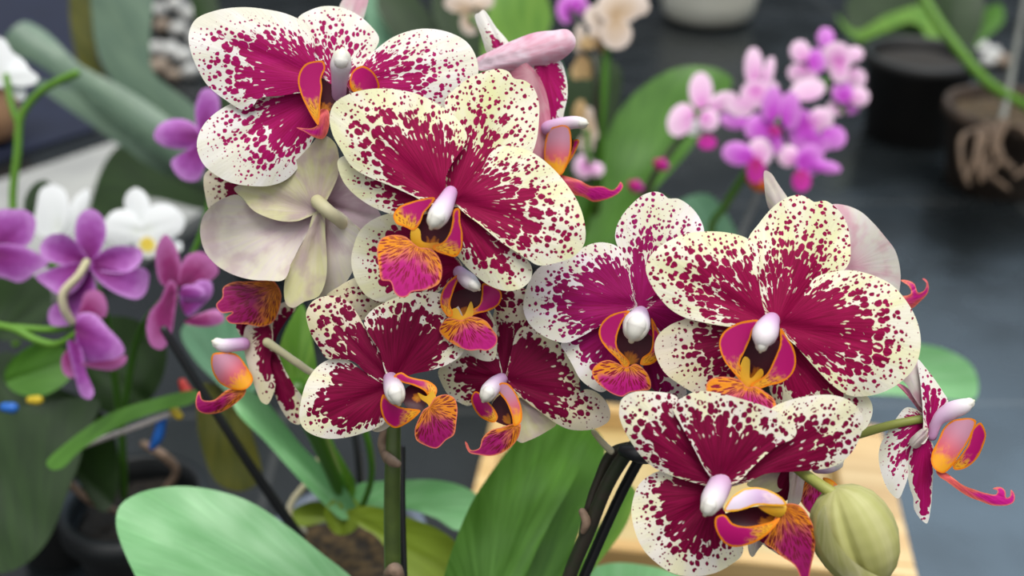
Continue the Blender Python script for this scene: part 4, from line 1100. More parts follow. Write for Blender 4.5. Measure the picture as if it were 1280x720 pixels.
# twigs, stakes and roots of the left plant's pot
ptube('stake', PL, M['black'], [(205, 412, 402, 5), (260, 500, 410, 5.5), (315, 585, 420, 6), (375, 672, 432, 7)], seg=10)
ptube('stake', PL, M['black'], [(440, 520, 440, 4.5), (448, 575, 440, 4.5), (452, 640, 442, 4.5)], seg=8)
ptube('stake', PL, M['black'], [(503, 560, 330, 4), (503, 650, 328, 4.5), (508, 800, 328, 4.5)], seg=8)
ptube('aerial_root', PL, M['pedicel'], [(404, 562, 445, 3), (385, 600, 445, 4), (362, 636, 446, 4.5), (380, 665, 446, 4)], seg=8)
ptube('flower_stalk', PL, M['leafm'], [(450, 520, 400, 4), (462, 560, 404, 4.5), (464, 600, 412, 4), (450, 640, 424, 4)], seg=8)


# ------------------------------------------------------------------ softer blooms of the plants behind
def bloom(plant, c, z, parts, label=None, name='flower'):
    """parts = [(part name, material, zoom, outline, base or None, dz, options)]"""
    f = flower(plant, name, c, z, label)
    for p in parts:
        nm, mat, zm, pts, base = p[:5]
        dz = p[5] if len(p) > 5 else 0
        kw = dict(cup=1.5, curl=1.0, wave=0.6, groove=0.6, thick=0.8, res=14, n=48)
        if len(p) > 6: kw.update(p[6])
        ZOOM['tmp'] = ZOOM[zm]
        b = base if base is not None else ((c[0] - ZOOM[zm][0]) * ZOOM[zm][2], (c[1] - ZOOM[zm][1]) * ZOOM[zm][2])
        piece(f, z, nm, zm, mat, b, pts, dz, **kw)
    return f


def tep(cx, cy, rx, ry, rot=0, mat='pinkq', nm='tepal', dz=None, rnd=random.Random(3)):
    return (nm, mat, 'n', ell(cx, cy, rx, ry, rot, 10), None, rnd.uniform(-4, 4) if dz is None else dz, dict(tilt=(rnd.uniform(-6, 6), rnd.uniform(-6, 6))))


# ---- purple orchid, left
zr = 0.51
pr = W(165, 622, zr)
purple_root = Vector((pr.x, pr.y, 0))
PP = empty('potted_orchid', purple_root)
tag(PP, 'purple flowered orchid in a dark pot at the left of the speckled plants', 'orchid')
pot(PP, purple_root, 0.022, 0.030, pr.z, M['darkpot'], M['mediumd'])
z = 430
bloom(PP, (110, 325), z, [
    ('tepal', 'purple', '2', [(375, 420), (400, 350), (455, 323), (510, 360), (532, 440), (505, 530), (450, 600), (395, 550)], (440, 600), 1, dict(cup=-2)),
    ('tepal', 'purple', '2', [(198, 520), (240, 460), (320, 450), (380, 490), (450, 600), (400, 610), (300, 602), (220, 572)], (440, 600), 0, dict(cup=-2)),
    ('tepal', 'purple', '2', [(440, 600), (480, 560), (540, 520), (620, 508), (708, 530), (704, 590), (640, 640), (520, 640)], (440, 600), 0, dict(cup=-2)),
    ('tepal', 'purple', '2', [(440, 600), (540, 620), (640, 640), (700, 615), (742, 640), (730, 740), (690, 775), (590, 750), (490, 680)], (440, 600), -1, dict(cup=-2)),
    ('tepal', 'purple', '2', [(440, 600), (330, 600), (240, 630), (178, 660), (240, 720), (320, 760), (380, 730), (430, 660)], (440, 600), -1, dict(cup=-2)),
    ('tepal', 'purple', '2', [(430, 610), (370, 700), (300, 780), (245, 830), (250, 900), (330, 910), (420, 860), (480, 720)], (440, 600), 1, dict(cup=-2)),
], 'purple bloom seen from behind with a pale stalk')
ptube('pedicel', bpy.data.objects['flower.%03d' % 0] if False else PP, M['pedicel'], [(108, 328, 426, 5), (98, 345, 424, 5), (80, 365, 424, 5.5), (80, 385, 426, 5.5), (90, 402, 430, 5)], seg=10)
bloom(PP, (5, 310), z + 15, [
    ('tepal', 'purple', '2', [(-60, 360), (0, 328), (60, 325), (130, 332), (176, 372), (172, 450), (140, 505), (40, 520), (-60, 500)], (-20, 530), 0),
    ('tepal', 'purple', '2', [(-60, 520), (60, 500), (180, 540), (245, 592), (180, 642), (100, 692), (30, 672), (-60, 640)], (-40, 540), -2),
], 'purple bloom cut by the edge of the picture')
bloom(PP, (98, 408), z - 5, [
    ('petal', 'purple', '3', [(400, 210), (470, 208), (540, 280), (612, 360), (622, 400), (560, 445), (480, 474), (410, 435), (375, 300)], (370, 280), -2, dict(cup=3)),
    ('lip', 'purpled', '3', [(480, 450), (560, 440), (632, 418), (628, 452), (570, 490), (480, 484), (400, 460)], (380, 400), -4),
    ('sepal', 'purple', '3', [(340, 340), (400, 370), (432, 500), (470, 605), (450, 636), (408, 620), (368, 500)], (360, 290), -3),
    ('sepal', 'purpled', '3', [(308, 430), (350, 380), (370, 470), (365, 530), (320, 510)], (370, 330), 1),
    ('petal', 'purpled', '3', [(385, 290), (400, 180), (430, 100), (490, 92), (530, 140), (530, 220), (470, 240)], (380, 290), 2),
], 'purple bloom in profile facing right')
bloom(PP, (225, 365), z - 10, [
    ('dorsal_sepal', 'purpled', '2', [(778, 540), (800, 480), (828, 452), (872, 500), (900, 580), (915, 690), (850, 720), (800, 690)], (880, 760), 1),
    ('petal', 'purpled', '2', [(905, 610), (940, 555), (1010, 540), (1082, 600), (1092, 640), (1040, 690), (950, 715), (900, 720)], (890, 740), 0),
    ('petal', 'purpled', '3', [(732, 290), (750, 200), (800, 140), (850, 40), (880, 60), (872, 220), (850, 330), (812, 386), (760, 372)], (870, 80), 0),
    ('column', 'purple', '3', [(893, 110), (920, 70), (1000, 72), (1032, 105), (1000, 142), (920, 137)], (890, 100), -3),
    ('side_lobe', 'purple', '3', [(900, 120), (1000, 40), (1055, 50), (1060, 110), (1020, 160), (940, 220)], (900, 200), -1),
    ('lip', 'purpled', '3', [(920, 250), (1000, 208), (1090, 188), (1122, 240), (1060, 272), (960, 267)], (900, 250), -3),
], 'plum coloured bloom beside the orange lip')
bloom(PP, (250, 175), z + 20, [
    ('petal', 'purple', '1', [(768, 682), (800, 620), (890, 593), (970, 620), (1010, 690), (960, 740), (880, 745), (800, 722)], (1010, 690), 0, dict(cup=3)),
    ('dorsal_sepal', 'purple', '1', [(975, 560), (985, 500), (1010, 450), (1050, 440), (1092, 480), (1098, 560), (1050, 660), (1000, 670)], (1020, 690), 1),
    ('petal', 'purple', '2', [(855, 90), (920, 40), (1000, 0), (1040, 30), (1020, 130), (990, 182), (940, 186), (890, 160)], (1020, -20), 0),
], 'lilac bloom peeping out behind the topmost speckled one')
ptube('spike', PP, M['leafb'], [(-10, 405, 440, 4.5), (20, 412, 438, 5), (45, 425, 436, 5), (72, 430, 434, 4.5), (98, 415, 428, 4)], seg=8)
ptube('spike', PP, M['leafb'], [(0, 408, 440, 4.5), (60, 412, 440, 4.5), (85, 408, 436, 4.5)], seg=8)
ptube('spike', PP, M['leafm'], [(155, 620, 505, 5), (152, 540, 480, 5), (140, 450, 455, 5), (120, 360, 440, 5), (60, 330, 450, 4.5), (5, 315, 448, 4.5)], seg=8)
ptube('spike', PP, M['leafm'], [(152, 540, 482, 4.5), (170, 430, 462, 4.5), (200, 380, 440, 4.5), (222, 372, 426, 4)], seg=8)
ptube('spike', PP, M['leafm'], [(170, 430, 462, 4.5), (235, 330, 462, 4), (262, 250, 460, 4), (256, 180, 455, 4)], seg=8)
leaf(PP, '4', 'leafd', (160, 1000), [(-60, -60), (60, -110), (200, -150), (380, -170), (500, -150), (470, -60), (420, 40), (400, 140), (330, 320), (240, 540), (110, 670), (-20, 700), (-80, 500)], 455, tilt=(0, -5), tip=(450, -140), fold=3, cup=0)
leaf(PP, 'n', 'leafm', (30, 620), [(58, 578), (85, 552), (135, 518), (190, 499), (246, 488), (252, 492), (240, 504), (200, 514), (152, 532), (102, 562), (76, 586), (62, 586)], 440, tip=(250, 490), cup=1, label='narrow light green leaf')
leaf(PP, 'n', 'leaft', (300, 500), [(226, 415), (240, 398), (275, 392), (315, 400), (335, 430), (325, 480), (300, 500), (268, 475), (242, 448)], 470, tip=(226, 405), label='pale teal leaf')
leaf(PP, 'n', 'leafo', (270, 470), [(250, 480), (290, 490), (318, 550), (326, 598), (303, 614), (272, 604), (252, 560), (246, 520)], 475, tip=(305, 614))
leaf(PP, 'n', 'leafd', (-20, 440), [(-30, 340), (30, 340), (62, 360), (62, 390), (30, 425), (-30, 410)], 490, tip=(60, 370))
leaf(PP, 'n', 'leafm', (0, 480), [(14, 450), (50, 428), (82, 438), (90, 468), (55, 494), (18, 490), (5, 472)], 470, tip=(86, 450))
leaf(PP, 'n', 'leafd', (210, 520), [(80, 420), (150, 395), (205, 425), (200, 480), (160, 520), (110, 500)], 485, tip=(80, 430))
leaf(PP, 'n', 'leafd', (130, 620), [(0, 470), (60, 480), (130, 520), (150, 600), (130, 640), (70, 560), (10, 510)], 490, tip=(0, 470))
M['tagw'] = mat_plain('tag_white', (0.62, 0.55, 0.52), (0.5, 0.45, 0.44), 0.5)
M['tagb'] = mat_plain('tag_blue', (0.02, 0.16, 0.62), None, 0.4)
M['tagy'] = mat_plain('tag_yellow', (0.70, 0.50, 0.02), None, 0.4)
M['tagr'] = mat_plain('tag_red', (0.60, 0.03, 0.02), None, 0.4)
ptube('plant_tie', PP, M['tagw'], [(98, 560, 450, 3), (130, 548, 450, 3.5), (175, 532, 448, 3.5), (216, 516, 446, 3)], seg=8)['label'] = 'white tie stick'
ptube('tie_end', PP, M['tagy'], [(218, 514, 446, 6), (224, 520, 446, 5)], seg=8)['label'] = 'yellow end'
ptube('tie_end', PP, M['tagb'], [(203, 524, 450, 6), (198, 545, 452, 7), (191, 558, 454, 5)], seg=8)['label'] = 'blue tie end'
ptube('tie_end', PP, M['tagr'], [(228, 478, 455, 5), (234, 490, 455, 7), (240, 492, 455, 5)], seg=8)['label'] = 'red tie end'
ptube('tie_end', PP, M['tagb'], [(6, 509, 452, 6), (16, 510, 452, 7)], seg=8)['label'] = 'blue tie end'
ptube('tie_end', PP, M['tagy'], [(38, 500, 452, 5), (48, 500, 452, 6)], seg=8)['label'] = 'yellow end'
ptube('aerial_root', PP, M['node'], [(180, 555, 490, 5), (205, 570, 492, 6), (220, 590, 500, 5), (200, 620, 508, 4)], seg=8)
ptube('aerial_root', PP, M['node'], [(82, 600, 492, 5), (105, 620, 492, 5), (120, 630, 500, 5), (150, 640, 510, 4)], seg=8)

# ---- white orchid, far left
wx = W(15, 400, 0.53)
white_root = Vector((wx.x, wx.y, 0))
PWh = empty('potted_orchid', white_root)
tag(PWh, 'white flowered orchid behind the purple one at the left edge', 'orchid')
pot(PWh, white_root, 0.024, 0.030, 0.075, M['darkpot'], M['medium'])
z = 520
bloom(PWh, (178, 290), z, [
    ('dorsal_sepal', 'white', '2', [(620, 290), (640, 240), (680, 218), (730, 250), (750, 310), (720, 400), (690, 430), (640, 350)], (710, 440), 2),
    ('petal', 'white', '2', [(518, 400), (560, 340), (640, 328), (710, 400), (715, 450), (680, 490), (600, 507), (530, 470)], (710, 440), 0),
    ('petal', 'white', '2', [(705, 400), (760, 310), (850, 303), (922, 370), (912, 430), (850, 472), (760, 475), (710, 445)], (710, 440), 0),
    ('lip', 'wlip', '2', [(676, 500), (700, 462), (740, 450), (785, 475), (802, 530), (750, 572), (688, 547)], (735, 490), -4),
    ('lateral_sepal', 'white', '2', [(740, 460), (850, 465), (910, 500), (902, 537), (850, 530), (760, 500)], (715, 450), 2),
    ('lateral_sepal', 'white', '2', [(680, 450), (715, 470), (700, 530), (650, 545), (630, 500)], (715, 450), 2),
], 'white bloom with a yellow throat')
bloom(PWh, (78, 285), z + 10, [
    ('petal', 'white', '2', [(180, 320), (205, 225), (258, 203), (322, 230), (345, 330), (310, 440), (200, 460), (172, 410)], (300, 440), 0),
    ('petal', 'white', '2', [(335, 340), (385, 255), (440, 225), (448, 290), (395, 390), (350, 450), (290, 440)], (300, 440), 1),
], 'white bloom half hidden behind purple petals')
bloom(PWh, (10, 85), z + 20, [
    ('petal', 'white', '1', [(-60, 190), (20, 196), (62, 260), (110, 295), (120, 350), (60, 420), (-60, 420)], (-20, 400), 0),
    ('petal', 'white', '1', [(40, 330), (110, 300), (152, 350), (193, 385), (182, 412), (130, 432), (60, 420)], (0, 400), -2),
    ('petal', 'white', '1', [(0, 380), (80, 390), (128, 440), (122, 494), (90, 502), (45, 450), (-30, 430)], (0, 400), 1),
], 'white bloom high at the left edge')
ptube('spike', PWh, M['leafb'], [(20, 430, 545, 5), (22, 330, 540, 5), (16, 250, 538, 5), (22, 190, 536, 5), (25, 150, 535, 5), (40, 125, 534, 5), (62, 107, 532, 5), (95, 92, 530, 5.5)], seg=8)
ptube('spike', PWh, M['leafb'], [(25, 160, 536, 4), (14, 130, 536, 4), (8, 95, 538, 4)], seg=8)
ptube('spike', PWh, M['leafm'], [(22, 330, 540, 4), (60, 320, 536, 4), (78, 290, 533, 4)], seg=8)
ptube('spike', PWh, M['leafm'], [(22, 360, 542, 4), (120, 340, 536, 4), (175, 295, 524, 4)], seg=8)
leaf(PWh, 'n', 'leafd', (20, 300), [(30, 265), (32, 245), (45, 228), (60, 226), (62, 240), (50, 262), (42, 285)], 560, tip=(62, 228), cup=1)
leaf(PWh, 'n', 'leafd', (20, 560), [(-30, 470), (10, 440), (50, 480), (60, 560), (30, 620), (-30, 600)], 520, tip=(10, 440))

# ---- grey leaved plant, top left
gp = floor_pt(345, 325)
grey_root = Vector((gp.x, gp.y, 0))
PG = empty('potted_plant', grey_root)
tag(PG, 'plant with broad grey green strap leaves at the top left, behind the topmost speckled bloom', 'plant')
pot(PG, grey_root, 0.030, 0.040, 0.085, M['darkpot'], M['medium'])
leaf(PG, 'n', 'leafg', (330, 260), [(118, -30), (150, -50), (188, -30), (188, 50), (192, 90), (240, 130), (330, 230), (340, 250), (300, 250), (220, 180), (160, 125), (128, 80), (116, 30)], 760, tip=(150, -50), cup=6, label='upright grey green leaf')
leaf(PG, 'n', 'leafg', (330, 250), [(5, 50), (28, 27), (55, 38), (100, 80), (150, 107), (195, 135), (250, 180), (335, 240), (330, 262), (270, 235), (190, 192), (135, 155), (90, 112), (40, 77), (12, 66)], 735, tip=(8, 40), cup=8, tilt=(3, 0), label='drooping grey green leaf')
leaf(PG, 'n', 'leafo', (330, 255), [(92, -30), (118, -30), (118, 40), (130, 90), (220, 180), (330, 245), (325, 262), (220, 205), (120, 110), (95, 70)], 775, tip=(105, -30), cup=3)
leaf(PG, 'n', 'leafd', (330, 262), [(112, 275), (118, 235), (134, 198), (150, 183), (172, 198), (200, 215), (320, 255), (325, 268), (250, 262), (182, 250), (165, 282), (135, 296)], 745, tip=(115, 290), label='dark drooping leaf')
leaf(PG, 'n', 'leafg', (330, 262), [(38, 100), (80, 108), (130, 140), (230, 215), (330, 255), (325, 265), (220, 232), (120, 160), (70, 125)], 790, tip=(38, 100), cup=3)
leaf(PG, 'n', 'leafd', (330, 262), [(260, -30), (275, 20), (300, 150), (345, 250), (325, 255), (280, 180), (245, 40), (240, -30)], 800, tip=(250, -40), cup=3)

# ---- fading orchid, top centre
fp = floor_pt(715, 425)
fade_root = Vector((fp.x, fp.y, 0))
PF = empty('potted_orchid', fade_root)
tag(PF, 'fading orchid with beige and dried blooms above green leaves, behind the pink profile bloom', 'orchid')
pot(PF, fade_root, 0.030, 0.038, 0.08, M['darkpot'], M['medium'])
z = 660
bloom(PF, (770, 20), z, [tep(775, 8, 30, 22, -10, 'dry'), tep(755, 25, 26, 18, 20, 'dry'), tep(770, 42, 20, 20, 0, 'dry'), tep(795, 5, 18, 14, 30, 'dry'), tep(790, -15, 24, 16, 0, 'dry')], 'pale beige bloom')
bloom(PF, (752, 55), z + 4, [tep(738, 52, 14, 9, -30, 'tan'), tep(756, 58, 9, 10, 0, 'tan'), tep(748, 40, 12, 9, 0, 'dry')], 'withered tan bloom')
bloom(PF, (728, 70), z + 6, [tep(724, 48, 7, 18, 5, 'dry'), tep(730, 84, 10, 16, -20, 'tan'), tep(722, 88, 8, 12, 10, 'tan')], 'withered bloom hanging lower')
bloom(PF, (585, 18), z + 10, [tep(575, 4, 20, 12, 0, 'dry'), tep(588, 28, 13, 16, 0, 'dry'), tep(604, 2, 14, 10, 0, 'dry')], 'beige bloom behind the topmost petals')
bloom(PF, (715, 10), z + 30, [tep(708, 12, 12, 18, 0, 'vivid'), tep(722, 4, 12, 12, 0, 'vivid'), tep(730, 12, 8, 10, 0, 'vivid')], 'lilac bloom')
bloom(PF, (735, 160), z + 2, [tep(738, 155, 10, 22, -10, 'dry'), tep(724, 140, 8, 16, 10, 'tan'), tep(733, 180, 10, 12, 0, 'dry')], 'dried bloom low on its stalk')
bloom(PF, (735, 207), z + 2, [tep(730, 208, 13, 15, 0, 'pinkq'), tep(746, 212, 9, 9, 0, 'pinkq')], 'small pink bloom')
ptube('spike', PF, M['leafm'], [(725, 330, 745, 5), (745, 240, 690, 5), (752, 150, 668, 5.5), (760, 60, 664, 5), (775, 15, 664, 4)], seg=8)
ptube('spike', PF, M['spiked'], [(735, 330, 745, 4), (748, 240, 690, 4), (746, 130, 664, 5), (742, 70, 664, 4), (715, 15, 690, 4)], seg=8)
ptube('spike', PF, M['leafm'], [(725, 330, 745, 4), (700, 200, 690, 4), (640, 80, 672, 4), (588, 22, 672, 4)], seg=8)
ptube('spike', PF, M['leafm'], [(748, 240, 690, 4), (742, 215, 668, 4), (736, 200, 664, 4), (734, 165, 664, 4)], seg=8)
leaf(PF, 'n', 'leafm', (740, 330), [(730, 330), (745, 240), (750, 195), (772, 142), (805, 107), (850, 84), (895, 86), (915, 100), (895, 140), (860, 190), (820, 235), (780, 280), (755, 330)], 700, tip=(905, 92), tilt=(-1, -2), fold=3, cup=1, label='broad arching green leaf')
leaf(PF, 'n', 'leafm', (735, 340), [(725, 340), (735, 250), (760, 240), (800, 236), (835, 250), (830, 280), (795, 320), (760, 345)], 715, tip=(835, 255))
leaf(PF, 'n', 'leafd', (725, 330), [(715, 330), (690, 220), (690, 140), (715, 85), (745, 70), (775, 85), (770, 150), (755, 230), (740, 330)], 740, tip=(745, 70))
leaf(PF, 'n', 'leafb', (700, 330), [(705, 320), (650, 200), (605, 90), (608, 20), (630, -25), (670, -25), (690, 20), (680, 60), (690, 140), (725, 300)], 770, tip=(640, -25))
leaf(PF, 'n', 'leafd', (700, 330), [(700, 300), (620, 160), (560, 60), (540, 0), (560, -30), (600, 0), (650, 80), (715, 280)], 790, tip=(545, -20))
leaf(PF, 'n', 'leaft', (715, 330), [(705, 320), (660, 200), (670, 100), (690, 70), (708, 100), (712, 200), (728, 320)], 780, tip=(690, 70))
leaf(PF, 'n', 'leafd', (700, 330), [(700, 310), (600, 180), (500, 60), (470, 0), (490, -30), (540, 20), (640, 140), (720, 300)], 800, tip=(480, -30))
leaf(PF, 'n', 'leaft', (690, 330), [(690, 310), (600, 200), (480, 80), (455, 20), (460, -30), (490, -25), (500, 30), (640, 170), (715, 310)], 815, tip=(470, -30), label='blue green leaf')
leaf(PF, 'n', 'leafm', (740, 340), [(720, 345), (700, 300), (680, 250), (740, 235), (770, 260), (765, 310), (750, 345)], 725, tip=(690, 250))

# ---- pink orchid, right
kp = W(955, 190, 0.63)
pink_root = Vector((kp.x, kp.y, 0))
PK = empty('potted_orchid', pink_root)
tag(PK, 'pink and violet small flowered orchid behind the largest speckled bloom', 'orchid')
pot(PK, pink_root, 0.026, 0.033, 0.07, M['darkpot'], M['medium'])
z = 620
R3 = random.Random(5)
bloom(PK, (878, 145), z, [tep(876, 113, 15, 23, 0), tep(851, 150, 16, 22, 25), tep(904, 127, 19, 12, -20), tep(886, 150, 13, 14), tep(868, 160, 12, 10, 0, 'white'), tep(884, 178, 12, 9, 0, 'magq', 'lip', -6)], 'pale pink bloom at the left of its cluster')
bloom(PK, (945, 112), z + 4, [tep(942, 84, 12, 25, 0), tep(961, 90, 7, 20, 12), tep(945, 118, 20, 18), tep(924, 134, 18, 12, 20), tep(962, 112, 12, 12)], 'pale pink bloom at the top of the cluster')
bloom(PK, (968, 160), z - 4, [tep(965, 130, 13, 22, 10, 'vivid'), tep(988, 138, 13, 24, 0, 'vivid'), tep(917, 150, 17, 12, 10, 'vivid'), tep(950, 160, 20, 18, 0, 'vivid'), tep(962, 180, 18, 14, 0, 'vivid'), tep(968, 164, 9, 7, 20, 'magq', 'lip', -8)], 'violet bloom in the middle of the cluster')
bloom(PK, (1008, 155), z + 2, [tep(1003, 162, 20, 26, 0, 'vivid'), tep(1026, 150, 16, 16, 0), tep(1042, 172, 16, 15, 0, 'vivid'), tep(1010, 112, 22, 14, -10), tep(1020, 180, 18, 12, 10, 'vivid')], 'violet bloom at the right of the cluster')
bloom(PK, (945, 200), z - 6, [tep(922, 192, 20, 15, 10, 'vivid'), tep(950, 190, 16, 18, 0), tep(945, 213, 12, 16, 0, 'magq', 'lip', -6)], 'magenta lipped bloom low in the cluster')
bloom(PK, (1000, 205), z - 2, [tep(1012, 200, 18, 20, 0, 'vivid'), tep(1034, 209, 18, 8, 10, 'vivid'), tep(1002, 226, 12, 14, 0, 'magq', 'lip', -5), tep(985, 195, 14, 14, 0)], 'violet bloom lowest in the cluster')
bloom(PK, (1010, 80), z + 25, [tep(1000, 64, 13, 14, 0), tep(998, 92, 14, 12, 20), tep(1021, 76, 12, 16, 0, 'vivid'), tep(1012, 96, 10, 9, 0)], 'pink bloom, upper left of the outlying sprig')
bloom(PK, (1050, 78), z + 25, [tep(1032, 47, 11, 13, 0, 'vivid'), tep(1046, 72, 20, 20, 0), tep(1068, 68, 12, 10, -10), tep(1070, 98, 13, 13, 0), tep(1050, 92, 12, 12)], 'pink bloom, top of the outlying sprig')
bloom(PK, (1058, 125), z + 25, [tep(1074, 121, 13, 12, 0), tep(1053, 115, 14, 14, 0, 'vivid'), tep(1045, 135, 12, 10, 10), tep(1062, 135, 12, 8, 0, 'vivid')], 'pink bloom, lowest of the outlying sprig')
for (bx_, by_) in ((827, 206), (795, 233)):
    ptube('flower_bud', PK, M['magq'], [(bx_ - 5, by_ - 2, z, 6), (bx_, by_, z, 9), (bx_ + 4, by_ + 2, z, 6)], seg=12)['label'] = 'small magenta bud'
ptube('spike', PK, M['leafm'], [(940, 420, 690, 6), (890, 300, 660, 5), (908, 255, 640, 5), (930, 220, 628, 5), (955, 175, 628, 5), (1000, 120, 640, 4), (1030, 102, 650, 4), (1050, 92, 652, 4)], seg=8)
ptube('spike', PK, M['spiked'], [(930, 360, 680, 5), (800, 300, 650, 4.5), (812, 232, 632, 4.5), (845, 180, 628, 4), (875, 150, 628, 4)], seg=8)
ptube('flower_stalk', PK, M['leafm'], [(1030, 102, 650, 3), (1048, 130, 648, 3), (1056, 140, 648, 3)], seg=8)
ptube('stake', PK, mat_plain('grey_stake', (0.22, 0.24, 0.26), None, 0.4), [(895, 380, 660, 5), (928, 290, 642, 5), (946, 245, 634, 5), (958, 205, 630, 5)], seg=8)['label'] = 'grey stake'
ptube('stake_clip', PK, mat_plain('orange_clip', (0.80, 0.16, 0.01), None, 0.4), [(939, 224, 622, 6), (948, 230, 620, 9), (956, 234, 622, 6)], seg=10)['label'] = 'orange clip'
leaf(PK, 'n', 'leaft', (930, 330), [(840, 262), (860, 246), (885, 243), (905, 262), (930, 320), (925, 345), (880, 330), (845, 300)], 680, tip=(850, 250))
leaf(PK, 'n', 'leafp', (1030, 470), [(1040, 420), (1100, 425), (1152, 430), (1185, 438), (1214, 456), (1223, 480), (1218, 499), (1180, 499), (1130, 495), (1040, 480)], 560, tip=(1222, 485), tilt=(-2, -6), label='leaf reaching out to the right')
leaf(PK, 'n', 'leafm', (930, 420), [(1000, 400), (1040, 420), (1040, 480), (960, 470), (920, 430)], 640, tip=(1040, 450))

# ---- potted plants, top right
def round_pot(parent, px_, py_, rpx, h, mat, med, flare=0.82):
    c = floor_pt(px_, py_)
    d = (c - CAM).dot(FWD)
    r = rpx * d / FPX
    c = Vector((c.x, c.y + r * 0.8, 0))
    pot(parent, c, r * flare, r, h, mat, med, 0.003)
    return c, d


M['root'] = mat_plain('dry_root', (0.14, 0.09, 0.055), (0.09, 0.06, 0.04), 0.8, scale=200)
M['brownpot'] = mat_plain('brown_fibre_pot', (0.030, 0.018, 0.011), (0.06, 0.038, 0.024), 0.85, scale=60, bump=0.7)
M['blackpot'] = mat_plain('black_pot', (0.006, 0.006, 0.007), (0.010, 0.009, 0.008), 0.55, scale=30)
c1 = floor_pt(1160, 200)
d1 = (c1 - CAM).dot(FWD)
PA = empty('potted_plant', Vector((c1.x, c1.y + 0.065, 0)))
tag(PA, 'green plant with arching blades in a black pot at the top right', 'plant')
pot(PA, (c1.x, c1.y + 0.065, 0), 0.042, 0.050, 0.085, M['blackpot'], M['mediumd'])
za = 1125
leaf(PA, 'n', 'leafb', (1165, 90), [(1045, 18), (1070, 38), (1110, 18), (1160, 8), (1175, 40), (1178, 95), (1158, 95), (1155, 40), (1140, 28), (1110, 38), (1075, 50), (1060, 42)], za, tip=(1050, 30), cup=4, label='arching light green blade')
leaf(PA, 'n', 'leafb', (1200, 85), [(1140, 82), (1150, 70), (1175, 68), (1215, 72), (1220, 85), (1190, 92), (1160, 97), (1145, 94)], za - 10, tip=(1140, 85), cup=4)
leaf(PA, 'n', 'leafd', (1165, 90), [(1060, 0), (1110, -20), (1180, -10), (1190, 50), (1175, 95), (1150, 90), (1120, 60), (1085, 70), (1065, 50)], za + 20, tip=(1070, 20))
leaf(PA, 'n', 'leafd', (1175, 90), [(1160, 90), (1155, 40), (1170, -20), (1220, -30), (1230, 20), (1210, 70), (1190, 95)], za + 25, tip=(1200, -30))
leaf(PA, 'n', 'leafm', (1180, 90), [(1170, 90), (1180, 50), (1215, 20), (1250, 5), (1255, 25), (1225, 55), (1195, 92)], za + 35, tip=(1255, 10))
leaf(PA, 'n', 'leafm', (1165, 95), [(1085, 70), (1110, 62), (1140, 72), (1170, 88), (1160, 96), (1125, 86)], za + 5, tip=(1085, 70))
c2 = floor_pt(1262, 252)
PB = empty('potted_plant', Vector((c2.x, c2.y + 0.04, 0)))
tag(PB, 'bare stemmed plant in a brown fibre pot at the right edge', 'plant')
pot(PB, (c2.x, c2.y + 0.04, 0), 0.042, 0.052, 0.075, M['brownpot'], M['medium'])
zb = 930
ptube('stem', PB, M['leafb'], [(1140, -30, 960, 6), (1165, 15, 950, 6), (1200, 65, 940, 6.5), (1240, 108, 935, 6.5), (1300, 145, 945, 6), (1320, 190, 950, 6)], seg=10)
ptube('stake', PB, mat_plain('clear_grey_stake', (0.20, 0.21, 0.19), None, 0.3), [(1285, -20, 950, 4), (1270, 60, 945, 4.5), (1255, 140, 935, 4.5), (1240, 180, 930, 4.5)], seg=8)['label'] = 'grey stake'
for i in range(9):
    R = random.Random(40 + i)
    a, b_ = R.uniform(1200, 1290), R.uniform(150, 180)
    ptube('aerial_root', PB, M['root'], [(1245 + R.uniform(-20, 30), 160, zb, 3), (a, b_, zb - 20, 4), (a + R.uniform(-20, 20), b_ + 35, zb - 32, 3.5), (a + R.uniform(-20, 20), b_ + 60, zb - 36, 3)], seg=8)
sc_ = floor_pt(1200, 245)
lathe('saucer', None, M['blackpot'], (sc_.x + 0.02, sc_.y + 0.06, 0.0005), [(0.06, 0), (0.10, 0.002), (0.112, 0.016), (0.114, 0.018), (0.110, 0.018), (0.098, 0.005), (0.001, 0.004)], 48, origin=(sc_.x + 0.02, sc_.y + 0.06, 0)) if False else None

# white planter, top
c3 = floor_pt(893, 41)
d3 = (c3 - CAM).dot(FWD)
r3 = 61 * d3 / FPX
WP = empty('planter', Vector((c3.x, c3.y + r3, 0)))
tag(WP, 'round white planter on a dark foot at the top of the picture', 'planter')
M['whitepot'] = mat_plain('white_glaze', (0.84, 0.83, 0.72), (0.76, 0.75, 0.64), 0.35, scale=15)
lathe('body', WP, M['whitepot'], (c3.x, c3.y + r3, 0), [(r3 * 0.80, 0.004), (r3 * 0.94, 0.010), (r3 * 1.0, 0.03), (r3 * 1.06, 0.12), (r3 * 1.10, 0.125), (r3 * 1.10, 0.14), (r3 * 1.02, 0.14), (r3 * 0.98, 0.11), (0.001, 0.11)], 56)
lathe('foot', WP, M['black'], (c3.x, c3.y + r3, 0), [(r3 * 0.80, 0.0), (r3 * 0.82, 0.003), (r3 * 0.80, 0.006), (0.01, 0.006)], 48)

# wooden tray on the floor, lower right
def mat_wood():
    m, nt, b = new_mat('yellow_wood', 0.4, 0.45)
    g = G(nt)
    n1 = g.noise(g.obj((10, 90, 90)), 1.0, 4)
    c = g.mix(g.mapr(n1, 0.3, 0.7), (0.52, 0.32, 0.12), (0.68, 0.48, 0.22))
    nt.links.new(c, b.inputs['Base Color'])
    return m


